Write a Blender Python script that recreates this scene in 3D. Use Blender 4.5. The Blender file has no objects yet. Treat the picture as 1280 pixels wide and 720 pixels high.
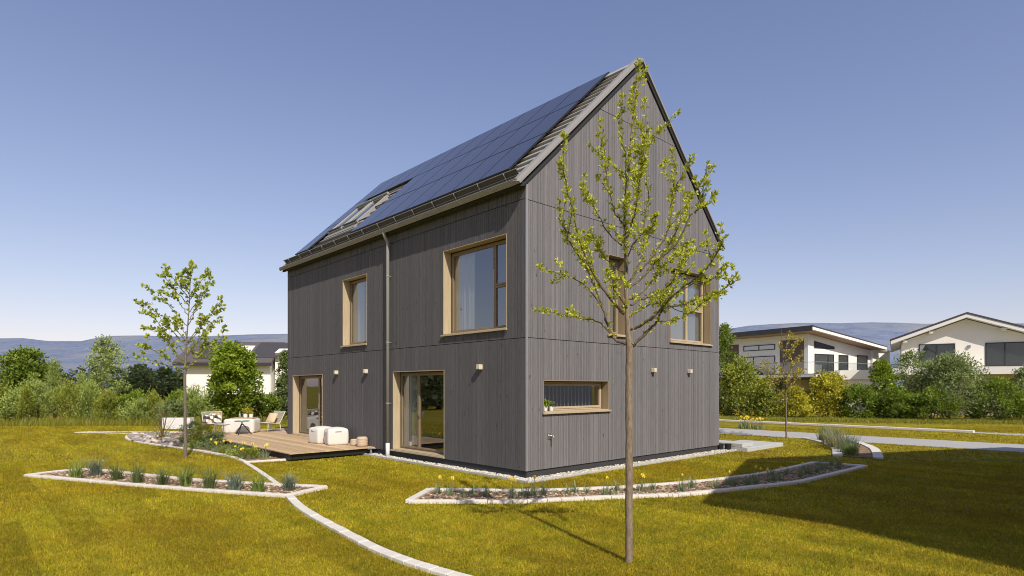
import bpy, bmesh, math, random
import numpy as np
from mathutils import Vector, Matrix

random.seed(7)
RNG = np.random.default_rng(7)
sc = bpy.context.scene
COL = sc.collection
R = math.radians

# ------------------------------------------------------------------ frame
# World axes follow the dark house: +X runs along its gable wall, +Y along its long wall, the near corner is the origin.
CAM = Vector((-9.0, -9.25, 2.05))
FWD = Vector((0.6794, 0.7337)); RGT = Vector((0.7337, -0.6794))
F, CX, HY = 737.0, 640.0, 483.0
def W(X, Y):                       # metres right of / ahead of the viewpoint -> world x, y
    return (CAM.x + RGT.x*X + FWD.x*Y, CAM.y + RGT.y*X + FWD.y*Y)
def at(px, py, D):                 # a point D metres ahead
    x, y = W((px-CX)/F*D, D)
    return Vector((x, y, CAM.z + (HY-py)/F*D))
def ground(px, py, z=0.0):
    return at(px, py, (CAM.z-z)*F/(py-HY))

# ------------------------------------------------------------------ object helpers
def tag(o, label=None, cat=None, group=None, kind=None):
    if label: o['label'] = label
    if cat: o['category'] = cat
    if group: o['group'] = group
    if kind: o['kind'] = kind
    return o
def empty(name, loc=(0, 0, 0), rz=0.0, label=None, cat=None, group=None):
    o = bpy.data.objects.new(name, None); COL.objects.link(o)
    o.location = loc; o.rotation_euler = (0, 0, rz); o.empty_display_size = 0.2
    return tag(o, label, cat, group)
def copy_tree(o, parent=None):
    c = o.copy(); COL.objects.link(c); c.parent = parent
    for ch in list(o.children): copy_tree(ch, c)
    return c

class MB:
    """Collects simple shapes into one mesh; every face may carry a tint value."""
    def __init__(s): s.v = []; s.f = []; s.t = []
    def add(s, vs, fs, t=0.5):
        b = len(s.v); s.v.extend([tuple(p) for p in vs]); s.f.extend([tuple(i+b for i in q) for q in fs]); s.t.extend([t]*len(vs)); return s
    def box(s, a, b, t=0.5):
        (x0, y0, z0), (x1, y1, z1) = a, b
        x0, x1 = min(x0, x1), max(x0, x1); y0, y1 = min(y0, y1), max(y0, y1); z0, z1 = min(z0, z1), max(z0, z1)
        return s.add([(x0,y0,z0),(x1,y0,z0),(x1,y1,z0),(x0,y1,z0),(x0,y0,z1),(x1,y0,z1),(x1,y1,z1),(x0,y1,z1)],
                     [(0,3,2,1),(4,5,6,7),(0,1,5,4),(1,2,6,5),(2,3,7,6),(3,0,4,7)], t)
    def hexa(s, p, t=0.5):         # eight corners, bottom ring then top ring
        return s.add(p, [(0,3,2,1),(4,5,6,7),(0,1,5,4),(1,2,6,5),(2,3,7,6),(3,0,4,7)], t)
    def tube(s, pts, radii, n=8, cap=True, t=0.5, jit=0.0):
        pts = [Vector(p) for p in pts]
        if not hasattr(radii, '__len__'): radii = [radii]*len(pts)
        vs, fs = [], []
        prev = None
        for i, p in enumerate(pts):
            d = (pts[min(i+1, len(pts)-1)] - pts[max(i-1, 0)])
            d = d.normalized() if d.length > 1e-9 else Vector((0, 0, 1))
            if prev is None:
                a = d.orthogonal().normalized()
            else:
                a = (prev - d*prev.dot(d))
                a = a.normalized() if a.length > 1e-6 else d.orthogonal().normalized()
            prev = a; b = d.cross(a)
            for k in range(n):
                w = 2*math.pi*k/n; r = radii[i]*(1 + random.uniform(-jit, jit))
                vs.append(p + a*(r*math.cos(w)) + b*(r*math.sin(w)))
        for i in range(len(pts)-1):
            for k in range(n):
                k2 = (k+1) % n
                fs.append((i*n+k, i*n+k2, (i+1)*n+k2, (i+1)*n+k))
        if cap:
            fs.append(tuple(range(n-1, -1, -1))); e = (len(pts)-1)*n; fs.append(tuple(range(e, e+n)))
        return s.add(vs, fs, t)
    def lathe(s, prof, c=(0, 0, 0), n=20, t=0.5):   # prof: (radius, z)
        vs, fs = [], []
        for r, z in prof:
            for k in range(n):
                w = 2*math.pi*k/n; vs.append((c[0]+r*math.cos(w), c[1]+r*math.sin(w), c[2]+z))
        for i in range(len(prof)-1):
            for k in range(n):
                k2 = (k+1) % n; fs.append((i*n+k, i*n+k2, (i+1)*n+k2, (i+1)*n+k))
        fs.append(tuple(range(n-1, -1, -1))); e = (len(prof)-1)*n; fs.append(tuple(range(e, e+n)))
        return s.add(vs, fs, t)
    def poly(s, pts, z0, z1=None, t=0.5):           # flat sheet or prism from a ring
        n = len(pts)
        if z1 is None: return s.add([(p[0], p[1], z0) for p in pts], [tuple(range(n))], t)
        vs = [(p[0], p[1], z0) for p in pts] + [(p[0], p[1], z1) for p in pts]
        fs = [tuple(range(n-1, -1, -1)), tuple(range(n, 2*n))] + [(i, (i+1) % n, n+(i+1) % n, n+i) for i in range(n)]
        return s.add(vs, fs, t)
    def build(s, name, m, parent=None, smooth=False, bevel=0.0, fix=False):
        me = bpy.data.meshes.new(name); me.from_pydata(s.v, [], s.f); me.update()
        a = me.attributes.new('tint', 'FLOAT', 'POINT'); a.data.foreach_set('value', s.t)
        if fix:
            bm = bmesh.new(); bm.from_mesh(me); bmesh.ops.recalc_face_normals(bm, faces=bm.faces); bm.to_mesh(me); bm.free()
        if smooth:
            me.polygons.foreach_set('use_smooth', [True]*len(me.polygons))
        me.materials.append(m)
        o = bpy.data.objects.new(name, me); COL.objects.link(o)
        if parent: o.parent = parent
        if bevel:
            md = o.modifiers.new('b', 'BEVEL'); md.width = bevel; md.segments = 2; md.limit_method = 'ANGLE'
        return o

def np_mesh(name, V, Fc, tint, m, parent=None, smooth=False):
    """V (n,3), Fc (k, s) faces of equal size, tint (n,)"""
    me = bpy.data.meshes.new(name); s = Fc.shape[1]
    me.vertices.add(len(V)); me.vertices.foreach_set('co', V.astype(np.float32).ravel())
    me.loops.add(Fc.size); me.loops.foreach_set('vertex_index', Fc.astype(np.int32).ravel())
    me.polygons.add(len(Fc)); me.polygons.foreach_set('loop_start', np.arange(0, Fc.size, s, dtype=np.int32))
    me.polygons.foreach_set('loop_total', np.full(len(Fc), s, dtype=np.int32))
    if smooth: me.polygons.foreach_set('use_smooth', np.ones(len(Fc), dtype=bool))
    me.update(calc_edges=True); me.validate()
    a = me.attributes.new('tint', 'FLOAT', 'POINT'); a.data.foreach_set('value', tint.astype(np.float32))
    me.materials.append(m)
    o = bpy.data.objects.new(name, me); COL.objects.link(o)
    if parent: o.parent = parent
    return o

# ------------------------------------------------------------------ materials
def mat(name):
    m = bpy.data.materials.new(name); m.use_nodes = True
    nt = m.node_tree; b = nt.nodes['Principled BSDF']
    return m, nt, b
def N(nt, kind, **kw):
    n = nt.nodes.new(kind)
    for k, v in kw.items():
        if k in n.inputs: n.inputs[k].default_value = v
        else: setattr(n, k, v)
    return n
def c4(c): return (c[0], c[1], c[2], 1)
def ramp(nt, stops, fac):
    r = nt.nodes.new('ShaderNodeValToRGB'); e = r.color_ramp.elements
    while len(e) < len(stops): e.new(0.5)
    for i, (p, c) in enumerate(stops): e[i].position = p; e[i].color = c4(c)
    nt.links.new(fac, r.inputs['Fac']); return r.outputs['Color']
def mixc(nt, a, b, fac, mode='MIX'):
    m = nt.nodes.new('ShaderNodeMix'); m.data_type = 'RGBA'; m.blend_type = mode; m.clamp_factor = True
    for sock, val in ((m.inputs[0], fac), (m.inputs[6], a), (m.inputs[7], b)):
        if hasattr(val, 'is_linked'): nt.links.new(val, sock)
        elif isinstance(val, (tuple, list)): sock.default_value = c4(val)
        else: sock.default_value = val
    return m.outputs[2]
def math_(nt, op, a, b=None):
    m = nt.nodes.new('ShaderNodeMath'); m.operation = op
    for i, v in enumerate((a, b)):
        if v is None: continue
        if hasattr(v, 'is_linked'): nt.links.new(v, m.inputs[i])
        else: m.inputs[i].default_value = v
    return m.outputs[0]
def coords(nt, scale=(1, 1, 1), rot=(0, 0, 0), world=False):
    mp = nt.nodes.new('ShaderNodeMapping'); mp.inputs['Scale'].default_value = scale; mp.inputs['Rotation'].default_value = rot
    if world:
        g = nt.nodes.new('ShaderNodeNewGeometry'); nt.links.new(g.outputs['Position'], mp.inputs['Vector'])
    else:
        g = nt.nodes.new('ShaderNodeTexCoord'); nt.links.new(g.outputs['Object'], mp.inputs['Vector'])
    return mp.outputs['Vector']
def noise(nt, vec, scale, detail=4, rough=0.55):
    n = nt.nodes.new('ShaderNodeTexNoise'); n.inputs['Scale'].default_value = scale
    n.inputs['Detail'].default_value = detail; n.inputs['Roughness'].default_value = rough
    nt.links.new(vec, n.inputs['Vector']); return n.outputs['Fac']
def bump(nt, b, h, strength=0.3, dist=0.02):
    n = nt.nodes.new('ShaderNodeBump'); n.inputs['Strength'].default_value = strength; n.inputs['Distance'].default_value = dist
    nt.links.new(h, n.inputs['Height']); nt.links.new(n.outputs['Normal'], b.inputs['Normal'])
def tint(nt):
    a = nt.nodes.new('ShaderNodeAttribute'); a.attribute_name = 'tint'; return a.outputs['Fac']

def simple(name, c, rough=0.6, metal=0.0, var=0.12, scale=6.0, bmp=0.0, spec=0.5):
    m, nt, b = mat(name); v = coords(nt)
    f = noise(nt, v, scale)
    col = mixc(nt, tuple(x*(1-var) for x in c), tuple(min(1, x*(1+var)) for x in c), f)
    nt.links.new(col, b.inputs['Base Color']); b.inputs['Roughness'].default_value = rough; b.inputs['Metallic'].default_value = metal
    b.inputs['Specular IOR Level'].default_value = spec
    if bmp: bump(nt, b, noise(nt, v, scale*8), bmp, 0.01)
    return m
def wood(name, c0, c1, axis='z', rough=0.55, k=1.0):
    m, nt, b = mat(name)
    s = {'z': (14, 14, 0.8), 'y': (14, 0.8, 14), 'x': (0.8, 14, 14)}[axis]
    v = coords(nt, tuple(q*k for q in s)); f = noise(nt, v, 3.0, 6, 0.6)
    g = noise(nt, coords(nt, (1.3, 1.3, 1.3)), 2.0, 2)
    col = mixc(nt, ramp(nt, [(0.3, c0), (0.7, c1)], f), tuple(x*0.8 for x in c0), math_(nt, 'MULTIPLY', g, 0.35))
    col = mixc(nt, col, mixc(nt, (0.75, 0.75, 0.75), (1.15, 1.15, 1.15), tint(nt)), 1.0, 'MULTIPLY')
    nt.links.new(col, b.inputs['Base Color']); b.inputs['Roughness'].default_value = rough
    bump(nt, b, f, 0.15, 0.005)
    return m
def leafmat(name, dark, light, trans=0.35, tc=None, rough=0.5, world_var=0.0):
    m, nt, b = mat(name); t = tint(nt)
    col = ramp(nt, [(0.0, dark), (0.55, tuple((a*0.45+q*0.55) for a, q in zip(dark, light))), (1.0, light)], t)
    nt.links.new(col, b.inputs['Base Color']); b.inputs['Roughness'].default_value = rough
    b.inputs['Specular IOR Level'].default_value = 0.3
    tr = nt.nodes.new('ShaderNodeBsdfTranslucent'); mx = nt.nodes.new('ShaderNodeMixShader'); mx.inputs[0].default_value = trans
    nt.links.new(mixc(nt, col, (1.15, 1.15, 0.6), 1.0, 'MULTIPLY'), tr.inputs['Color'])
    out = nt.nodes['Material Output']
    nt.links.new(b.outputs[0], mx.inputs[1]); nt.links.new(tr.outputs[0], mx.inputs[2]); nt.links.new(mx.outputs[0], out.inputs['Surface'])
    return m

M = {}
def cladding(name, c0, c1):
    m, nt, b = mat(name)
    grain = noise(nt, coords(nt, (22, 22, 1.1)), 2.2, 6, 0.65)
    knots = noise(nt, coords(nt, (9, 9, 3.5)), 1.6, 3, 0.5)
    patch = noise(nt, coords(nt, (0.5, 0.5, 0.35)), 1.5, 3)
    col = ramp(nt, [(0.25, c0), (0.75, c1)], grain)
    col = mixc(nt, col, tuple(x*0.45 for x in c0), ramp(nt, [(0.66, (0, 0, 0)), (0.74, (1, 1, 1))], knots))
    col = mixc(nt, col, mixc(nt, (0.85, 0.85, 0.86), (1.14, 1.13, 1.12), tint(nt)), 1.0, 'MULTIPLY')
    col = mixc(nt, col, mixc(nt, (0.92, 0.92, 0.93), (1.07, 1.06, 1.05), patch), 1.0, 'MULTIPLY')
    nt.links.new(col, b.inputs['Base Color']); b.inputs['Roughness'].default_value = 0.7; b.inputs['Specular IOR Level'].default_value = 0.2
    bump(nt, b, grain, 0.35, 0.006)
    return m
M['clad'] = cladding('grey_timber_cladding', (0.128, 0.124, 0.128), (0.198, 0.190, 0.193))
M['clad_shaded'] = cladding('grey_timber_cladding_shaded', (0.078, 0.075, 0.077), (0.132, 0.127, 0.128))  # same boards; darker base stands in for the weaker light on the long wall
M['core'] = simple('dark_membrane', (0.02, 0.02, 0.022), 0.9)
M['plinth'] = simple('dark_plinth', (0.035, 0.035, 0.037), 0.8, bmp=0.2)
M['zinc'] = simple('grey_sheet_metal', (0.25, 0.24, 0.222), 0.45, 0.0, 0.08, 3)
M['zinc2'] = simple('galvanised_steel', (0.33, 0.335, 0.34), 0.4, 0.4, 0.1, 4)
M['verge'] = simple('verge_sheet_metal', (0.25, 0.238, 0.22), 0.5, 0.0, 0.06, 2)
M['tile'] = simple('grey_roof_tile', (0.29, 0.277, 0.255), 0.7, 0, 0.18, 5, 0.2)
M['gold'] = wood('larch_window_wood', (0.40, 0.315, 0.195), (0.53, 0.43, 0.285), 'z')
M['gold_dim'] = wood('shaded_larch_reveal', (0.25, 0.185, 0.105), (0.34, 0.26, 0.155), 'z')  # same larch darkened: shade of the gable jambs put into the colour
M['goldf'] = wood('bronze_window_frame', (0.20, 0.145, 0.085), (0.27, 0.2, 0.12), 'z')
M['black'] = simple('black_steel', (0.012, 0.012, 0.013), 0.5)
M['white'] = simple('white_powder_coat', (0.66, 0.65, 0.62), 0.5, 0, 0.04)
M['fabric'] = simple('white_outdoor_fabric', (0.62, 0.59, 0.54), 0.85, 0, 0.06, 30, 0.25)
M['chrome'] = simple('brushed_chrome', (0.6, 0.6, 0.58), 0.25, 0.9)
M['cream'] = simple('cream_lamp_housing', (0.62, 0.55, 0.42), 0.5, 0, 0.05)
M['room'] = simple('room_plaster', (0.42, 0.40, 0.37), 0.9, 0, 0.03)
M['floorboards'] = simple('room_floor', (0.2, 0.14, 0.09), 0.6)
M['conc'] = simple('pale_concrete', (0.63, 0.595, 0.525), 0.85, 0, 0.18, 5, 0.35)
M['conc2'] = simple('grey_concrete_slab', (0.44, 0.44, 0.42), 0.85, 0, 0.1, 3, 0.25)
M['pv'] = None
def glass(name, tintc, refl, rough=0.0):
    m, nt, b = mat(name); nt.nodes.remove(b); out = nt.nodes['Material Output']
    t = N(nt, 'ShaderNodeBsdfTransparent', Color=c4(tintc)); g = N(nt, 'ShaderNodeBsdfGlossy', Roughness=rough)
    g.inputs['Color'].default_value = (0.95, 0.97, 1.0, 1)
    lw = N(nt, 'ShaderNodeLayerWeight', Blend=0.35)
    fac = math_(nt, 'ADD', math_(nt, 'MULTIPLY', lw.outputs['Fresnel'], 0.55), refl)
    nz = noise(nt, coords(nt), 0.9, 1); bp = N(nt, 'ShaderNodeBump', Strength=0.04, Distance=0.05)
    nt.links.new(nz, bp.inputs['Height']); nt.links.new(bp.outputs['Normal'], g.inputs['Normal'])
    mx = nt.nodes.new('ShaderNodeMixShader'); nt.links.new(fac, mx.inputs[0]); nt.links.new(t.outputs[0], mx.inputs[1]); nt.links.new(g.outputs[0], mx.inputs[2])
    nt.links.new(mx.outputs[0], out.inputs['Surface']); return m
M['glass'] = glass('window_glass', (0.88, 0.91, 0.89), 0.21)
M['glass2'] = glass('far_window_glass', (0.38, 0.42, 0.42), 0.28)
M['rail_glass'] = glass('balustrade_glass', (0.78, 0.84, 0.84), 0.08)
def curtainmat():
    m, nt, b = mat('sheer_curtain'); b.inputs['Base Color'].default_value = (0.84, 0.83, 0.79, 1); b.inputs['Roughness'].default_value = 0.9
    tr = N(nt, 'ShaderNodeBsdfTranslucent', Color=(0.8, 0.8, 0.77, 1)); mx = nt.nodes.new('ShaderNodeMixShader'); mx.inputs[0].default_value = 0.4
    nt.links.new(b.outputs[0], mx.inputs[1]); nt.links.new(tr.outputs[0], mx.inputs[2]); nt.links.new(mx.outputs[0], nt.nodes['Material Output'].inputs['Surface']); return m
M['curtain'] = curtainmat()
def pvmat():
    m, nt, b = mat('solar_cell_glass')
    br = N(nt, 'ShaderNodeTexBrick', Scale=1.0); br.offset = 0.0
    br.inputs['Color1'].default_value = (0.032, 0.031, 0.05, 1); br.inputs['Color2'].default_value = (0.03, 0.031, 0.054, 1); br.inputs['Mortar'].default_value = (0.042, 0.044, 0.075, 1)
    br.inputs['Mortar Size'].default_value = 0.02; br.inputs['Brick Width'].default_value = 0.16; br.inputs['Row Height'].default_value = 0.16
    nt.links.new(coords(nt), br.inputs['Vector']); nt.links.new(br.outputs['Color'], b.inputs['Base Color'])
    b.inputs['Roughness'].default_value = 0.16; b.inputs['Specular IOR Level'].default_value = 0.65; b.inputs['IOR'].default_value = 1.6
    return m
M['pv'] = pvmat()
M['bark'] = None
def barkmat(name, c0, c1, sc_=1.0):
    m, nt, b = mat(name); f = noise(nt, coords(nt, (30*sc_, 30*sc_, 9*sc_)), 1.5, 6, 0.65)
    g = noise(nt, coords(nt, (4, 4, 1.2)), 2.0, 3)
    col = mixc(nt, ramp(nt, [(0.3, c0), (0.7, c1)], f), tuple(x*0.55 for x in c0), math_(nt, 'MULTIPLY', g, 0.6))
    nt.links.new(col, b.inputs['Base Color']); b.inputs['Roughness'].default_value = 0.85; bump(nt, b, f, 0.7, 0.01); return m
M['bark'] = barkmat('young_tree_bark', (0.13, 0.095, 0.065), (0.36, 0.275, 0.19))
M['bark_dark'] = barkmat('dark_twig_bark', (0.075, 0.052, 0.038), (0.19, 0.135, 0.095))
M['bark_grey'] = barkmat('grey_tree_bark', (0.12, 0.1, 0.075), (0.24, 0.2, 0.15))
M['twig'] = simple('brown_twig', (0.14, 0.085, 0.05), 0.8)
M['grille'] = simple('dark_grille_metal', (0.07, 0.067, 0.063), 0.6, 0.2, 0.3, 40)
# ------------------------------------------------------------------ ground, path, planting beds
def lawnmat(name, k, blade):
    m, nt, b = mat(name)
    p = coords(nt, world=True)
    big = noise(nt, p, 0.35, 4, 0.6); mid = noise(nt, p, 2.3, 5, 0.7); fine = noise(nt, p, 9.0, 4, 0.7)
    speck = noise(nt, p, 26.0, 4, 0.8)
    strip = nt.nodes.new('ShaderNodeTexBrick'); strip.offset = 0.37
    nt.links.new(coords(nt, (1, 1, 1), (0, 0, R(90)), True), strip.inputs['Vector'])
    for s_, v_ in (('Scale', 1.0), ('Mortar Size', 0.012), ('Mortar Smooth', 1.0), ('Brick Width', 2.3), ('Row Height', 0.42), ('Bias', 0.0)): strip.inputs[s_].default_value = v_
    strip.inputs['Color1'].default_value = (0.80, 0.79, 0.76, 1); strip.inputs['Color2'].default_value = (1.12, 1.12, 1.1, 1); strip.inputs['Mortar'].default_value = (0.82, 0.78, 0.7, 1)
    green, gold, brown = (0.215*k, 0.203*k, 0.012*k), (0.325*k, 0.262*k, 0.022*k), (0.25*k, 0.18*k, 0.012*k)
    col = mixc(nt, green, gold, ramp(nt, [(0.40, (0, 0, 0)), (0.62, (1, 1, 1))], mid))
    col = mixc(nt, col, brown, math_(nt, 'MULTIPLY', ramp(nt, [(0.44, (0, 0, 0)), (0.66, (1, 1, 1))], big), 0.75))
    col = mixc(nt, col, mixc(nt, (0.5, 0.5, 0.48), (1.42, 1.42, 1.36), fine), 1.0, 'MULTIPLY')
    col = mixc(nt, col, ramp(nt, [(0.34, (0.46, 0.44, 0.36)), (0.5, (1.02, 1.02, 0.98)), (0.64, (1.62, 1.6, 1.6))], speck), 1.0, 'MULTIPLY')
    col = mixc(nt, col, strip.outputs['Color'], 1.0, 'MULTIPLY')
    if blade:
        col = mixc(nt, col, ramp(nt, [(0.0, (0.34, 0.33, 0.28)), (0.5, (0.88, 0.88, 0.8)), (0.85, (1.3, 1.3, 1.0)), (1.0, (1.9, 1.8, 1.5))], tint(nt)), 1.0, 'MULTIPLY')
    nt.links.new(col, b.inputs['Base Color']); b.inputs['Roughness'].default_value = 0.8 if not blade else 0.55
    b.inputs['Specular IOR Level'].default_value = 0.15
    if not blade: bump(nt, b, noise(nt, p, 60, 3, 0.8), 0.6, 0.02)
    else:
        tr = nt.nodes.new('ShaderNodeBsdfTranslucent'); mx = nt.nodes.new('ShaderNodeMixShader'); mx.inputs[0].default_value = 0.35
        nt.links.new(col, tr.inputs['Color']); nt.links.new(b.outputs[0], mx.inputs[1]); nt.links.new(tr.outputs[0], mx.inputs[2])
        nt.links.new(mx.outputs[0], nt.nodes['Material Output'].inputs['Surface'])
    return m
M['lawn'] = lawnmat('lawn_ground', 0.92, False); M['blade'] = lawnmat('lawn_blade', 2.0, True)
def soilmat():
    m, nt, b = mat('bark_mulch_soil'); p = coords(nt, world=True)
    v = nt.nodes.new('ShaderNodeTexVoronoi'); v.inputs['Scale'].default_value = 34; nt.links.new(p, v.inputs['Vector'])
    f = noise(nt, p, 14, 5, 0.7)
    col = ramp(nt, [(0.3, (0.12, 0.068, 0.038)), (0.5, (0.32, 0.205, 0.125)), (0.72, (0.6, 0.44, 0.29))], f)
    col = mixc(nt, col, mixc(nt, (0.4, 0.4, 0.4), (1.35, 1.3, 1.2), v.outputs['Color']), 1.0, 'MULTIPLY')
    nt.links.new(col, b.inputs['Base Color']); b.inputs['Roughness'].default_value = 0.95; bump(nt, b, v.outputs['Distance'], 1.0, 0.03); return m
M['soil'] = soilmat()
def pathmat():
    m, nt, b = mat('pale_asphalt_path'); p = coords(nt, world=True)
    f = noise(nt, p, 0.8, 4); g = noise(nt, p, 40, 3)
    col = mixc(nt, (0.34, 0.33, 0.31), (0.42, 0.405, 0.38), f); col = mixc(nt, col, mixc(nt, (0.85,)*3, (1.12,)*3, g), 1.0, 'MULTIPLY')
    nt.links.new(col, b.inputs['Base Color']); b.inputs['Roughness'].default_value = 0.9; bump(nt, b, g, 0.3, 0.01); return m
M['path'] = pathmat()
M['pebble'] = None
def pebmat(name, stops, rough=0.75):
    m, nt, b = mat(name); col = ramp(nt, stops, tint(nt)); f = noise(nt, coords(nt), 30, 3)
    nt.links.new(mixc(nt, col, mixc(nt, (0.8,)*3, (1.15,)*3, f), 1.0, 'MULTIPLY'), b.inputs['Base Color']); b.inputs['Roughness'].default_value = rough; return m
M['pebble'] = pebmat('white_gravel', [(0, (0.26, 0.24, 0.2)), (0.3, (0.5, 0.46, 0.38)), (1, (0.7, 0.66, 0.57))])
M['slate'] = pebmat('slate_stone', [(0, (0.15, 0.125, 0.11)), (0.35, (0.3, 0.27, 0.245)), (0.6, (0.5, 0.45, 0.40)), (0.75, (0.34, 0.2, 0.12)), (1, (0.66, 0.61, 0.55))])

S = 9000.0
g = MB().add([(-S, -S, 0), (S, -S, 0), (S, S, 0), (-S, S, 0)], [(0, 1, 2, 3)]).build('lawn_ground', M['lawn'])
tag(g, kind='structure')

def ribbon(mb, pts, w, h, z0=0.0, block=1.0, gap=0.008):
    """a row of kerb blocks along a polyline, w wide, h high"""
    P = [Vector((p[0], p[1])) for p in pts]; Q = []
    for i in range(len(P)-1):
        n = max(1, int(round((P[i+1]-P[i]).length/block)))
        for k in range(n): Q.append(P[i].lerp(P[i+1], k/n))
    Q.append(P[-1])
    def nrm(i):
        a = (Q[min(i+1, len(Q)-1)] - Q[max(i-1, 0)]).normalized(); return Vector((-a.y, a.x))
    for i in range(len(Q)-1):
        a, b = Q[i], Q[i+1]; d = (b-a).normalized()*gap; na, nb = nrm(i), nrm(i+1)
        A, B = a+d*0.5, b-d*0.5; hh = h + random.uniform(-0.004, 0.004)
        bot = [A-na*w/2, B-nb*w/2, B+nb*w/2, A+na*w/2]
        c = 0.006
        mb.hexa([(p.x, p.y, z0-0.1) for p in bot] + [(p.x, p.y, hh) for p in bot], random.random())
    return mb
def smooth_line(pts, n=6):          # Catmull-Rom
    P = [Vector((p[0], p[1])) for p in pts]; out = []
    for i in range(len(P)-1):
        p0, p1, p2, p3 = P[max(i-1, 0)], P[i], P[i+1], P[min(i+2, len(P)-1)]
        for k in range(n):
            t = k/n; out.append(0.5*((2*p1) + (p2-p0)*t + (2*p0-5*p1+4*p2-p3)*t*t + (3*p1-p0-3*p2+p3)*t**3))
    out.append(P[-1]); return out

# the outlines, in metres
A_front = smooth_line([(-7.99, 8.11), (-6.64, 5.31), (-5.66, 3.38), (-4.66, 1.58)], 4)
A_rear = smooth_line([(-7.99, 8.11), (-6.9, 8.37), (-6.12, 6.63), (-5.32, 4.65), (-4.31, 2.95), (-3.70, 1.99)], 4)
A_tip = [(-4.66, 1.58), (-3.70, 1.99)]
F_left = [(-3.29, -0.41), (-2.34, 0.31)]
F_rear = smooth_line([(-2.34, 0.31), (-1.59, -0.50), (-1.09, -0.98), (0.02, -1.77), (1.26, -2.35), (2.91, -2.88), (4.77, -3.2), (7.49, -3.22)], 4)
F_front = smooth_line([(-3.29, -0.41), (-1.96, -1.65), (-1.19, -2.10), (0.4, -3.05), (0.96, -3.37), (3.52, -4.12), (4.78, -4.28), (7.74, -4.36)], 4)
F_right = [(7.49, -3.22), (7.74, -4.36)]
G_left = smooth_line([(15.1, -0.10), (13.72, -1.29), (11.96, -2.25), (9.66, -3.08)], 5)
G_right = smooth_line([(15.1, -1.85), (12.77, -3.12), (9.96, -4.05)], 5)
B_edge = smooth_line([(-3.52, 7.13), (-3.40, 8.85), (-3.68, 11.59), (-4.40, 15.94), (-4.3, 18.5), (-3.6, 20.0), (-1.7, 19.5)], 6)
B_link = smooth_line([(-4.26, 2.97), (-3.84, 5.2), (-3.52, 7.13)], 5)
C_low = smooth_line([(-4.60, 1.62), (-4.92, 0.2), (-5.11, -1.35), (-5.25, -2.94), (-5.16, -4.13), (-4.85, -5.6), (-4.3, -7.2)], 5)
ring = lambda *ls: [tuple(p)[:2] for l in ls for p in l]
A_poly = ring(A_front, A_tip[1:], A_rear[::-1])
F_poly = ring(F_front, F_right[::-1], F_rear[::-1])
G_poly = ring(G_left, G_right[::-1])
B_poly = ring(B_edge) + [(-1.7, 16.5), (-2.5, 16.4), (-2.5, 6.98)]

def bed(name, poly, lines, label, z=0.022, w=0.13, h=0.06):
    t = empty(name, (0, 0, 0)); tag(t, label, 'flower bed')
    MB().poly(poly, z).build('soil', M['soil'], t)
    for l in lines: ribbon(MB(), l, w, h).build('stone_edging', M['conc'], t, bevel=0.008)
    return t
bed('flower_bed', A_poly, [A_front, A_rear[:], A_tip], 'narrow pointed mulch bed edged in pale stone holding tall spiky plants', h=0.055)
bed('flower_bed', F_poly, [F_left, F_rear, F_front, F_right], 'long curved mulch bed of daffodils edged in pale stone below the gable wall', h=0.06)
bed('flower_bed', G_poly, [G_left, G_right], 'short bed of tall grasses between two curved pale kerbs beside the path', w=0.26, h=0.05)
bed('flower_bed', B_poly, [B_edge, [(-3.52, 7.13), (-2.5, 6.98)]], 'planting bed of daffodils, slate stones and bushes along the timber terrace', w=0.1, h=0.05)
tag(ribbon(MB(), B_link, 0.11, 0.03).build('lawn_edging', M['conc'], bevel=0.006), 'thin pale stone strip curving across the lawn from pointed bed to terrace bed', 'edging')
tag(ribbon(MB(), C_low, 0.15, 0.045).build('lawn_edging', M['conc'], bevel=0.008), 'broad pale stone strip curving over the lawn from pointed bed past the young tree', 'edging')
strip_far = smooth_line([(-5.46, 22.97), (-4.5, 21.75), (-3.7, 20.75), (-1.67, 19.46)], 5)
tag(ribbon(MB(), strip_far, 0.12, 0.03).build('lawn_edging', M['conc'], bevel=0.008), 'pale stone edging line in the lawn behind the slate stones', 'edging')
tag(ribbon(MB(), [(-5.46, 22.97), (-4.6, 23.0), (-3.2, 21.3), (-1.0, 19.9)], 0.1, 0.03).build('lawn_edging', M['conc'], bevel=0.008), 'short pale stone edging closing the far sliver of bare soil', 'edging')
MB_ = MB().poly([(-5.4, 22.9), (-4.5, 21.75), (-3.7, 20.75), (-1.67, 19.5), (-1.1, 19.9), (-3.2, 21.25), (-4.6, 22.9)], 0.012)
tag(MB_.build('bare_soil', M['soil']), kind='structure')

tag(MB().poly([(15.12, -60), (18.25, -60), (18.25, 90), (15.12, 90)], 0.006).build('path', M['path']), kind='structure')
tag(MB().poly([(22.7, -60), (24.6, -60), (24.6, -4.6), (23.9, -3.2), (22.7, -6.0)], 0.006).build('side_path', M['path']), kind='structure')
k = MB(); ribbon(k, [(15.06, -60), (15.06, 90)], 0.1, 0.02, block=2.0)
tag(k.build('path_kerb', M['conc2']), kind='structure')
k = MB(); ribbon(k, [(23.75, -4.0), (23.85, 10), (24.0, 60)], 0.35, 0.09, block=1.0)
tag(k.build('kerb', M['conc'], bevel=0.01), kind='structure')
tag(MB().poly([(23.2, -3.6), (23.58, -3.6), (23.7, 10), (23.85, 60), (23.45, 60), (23.3, 10)], 0.008).build('bare_soil', M['soil']), kind='structure')

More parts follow.
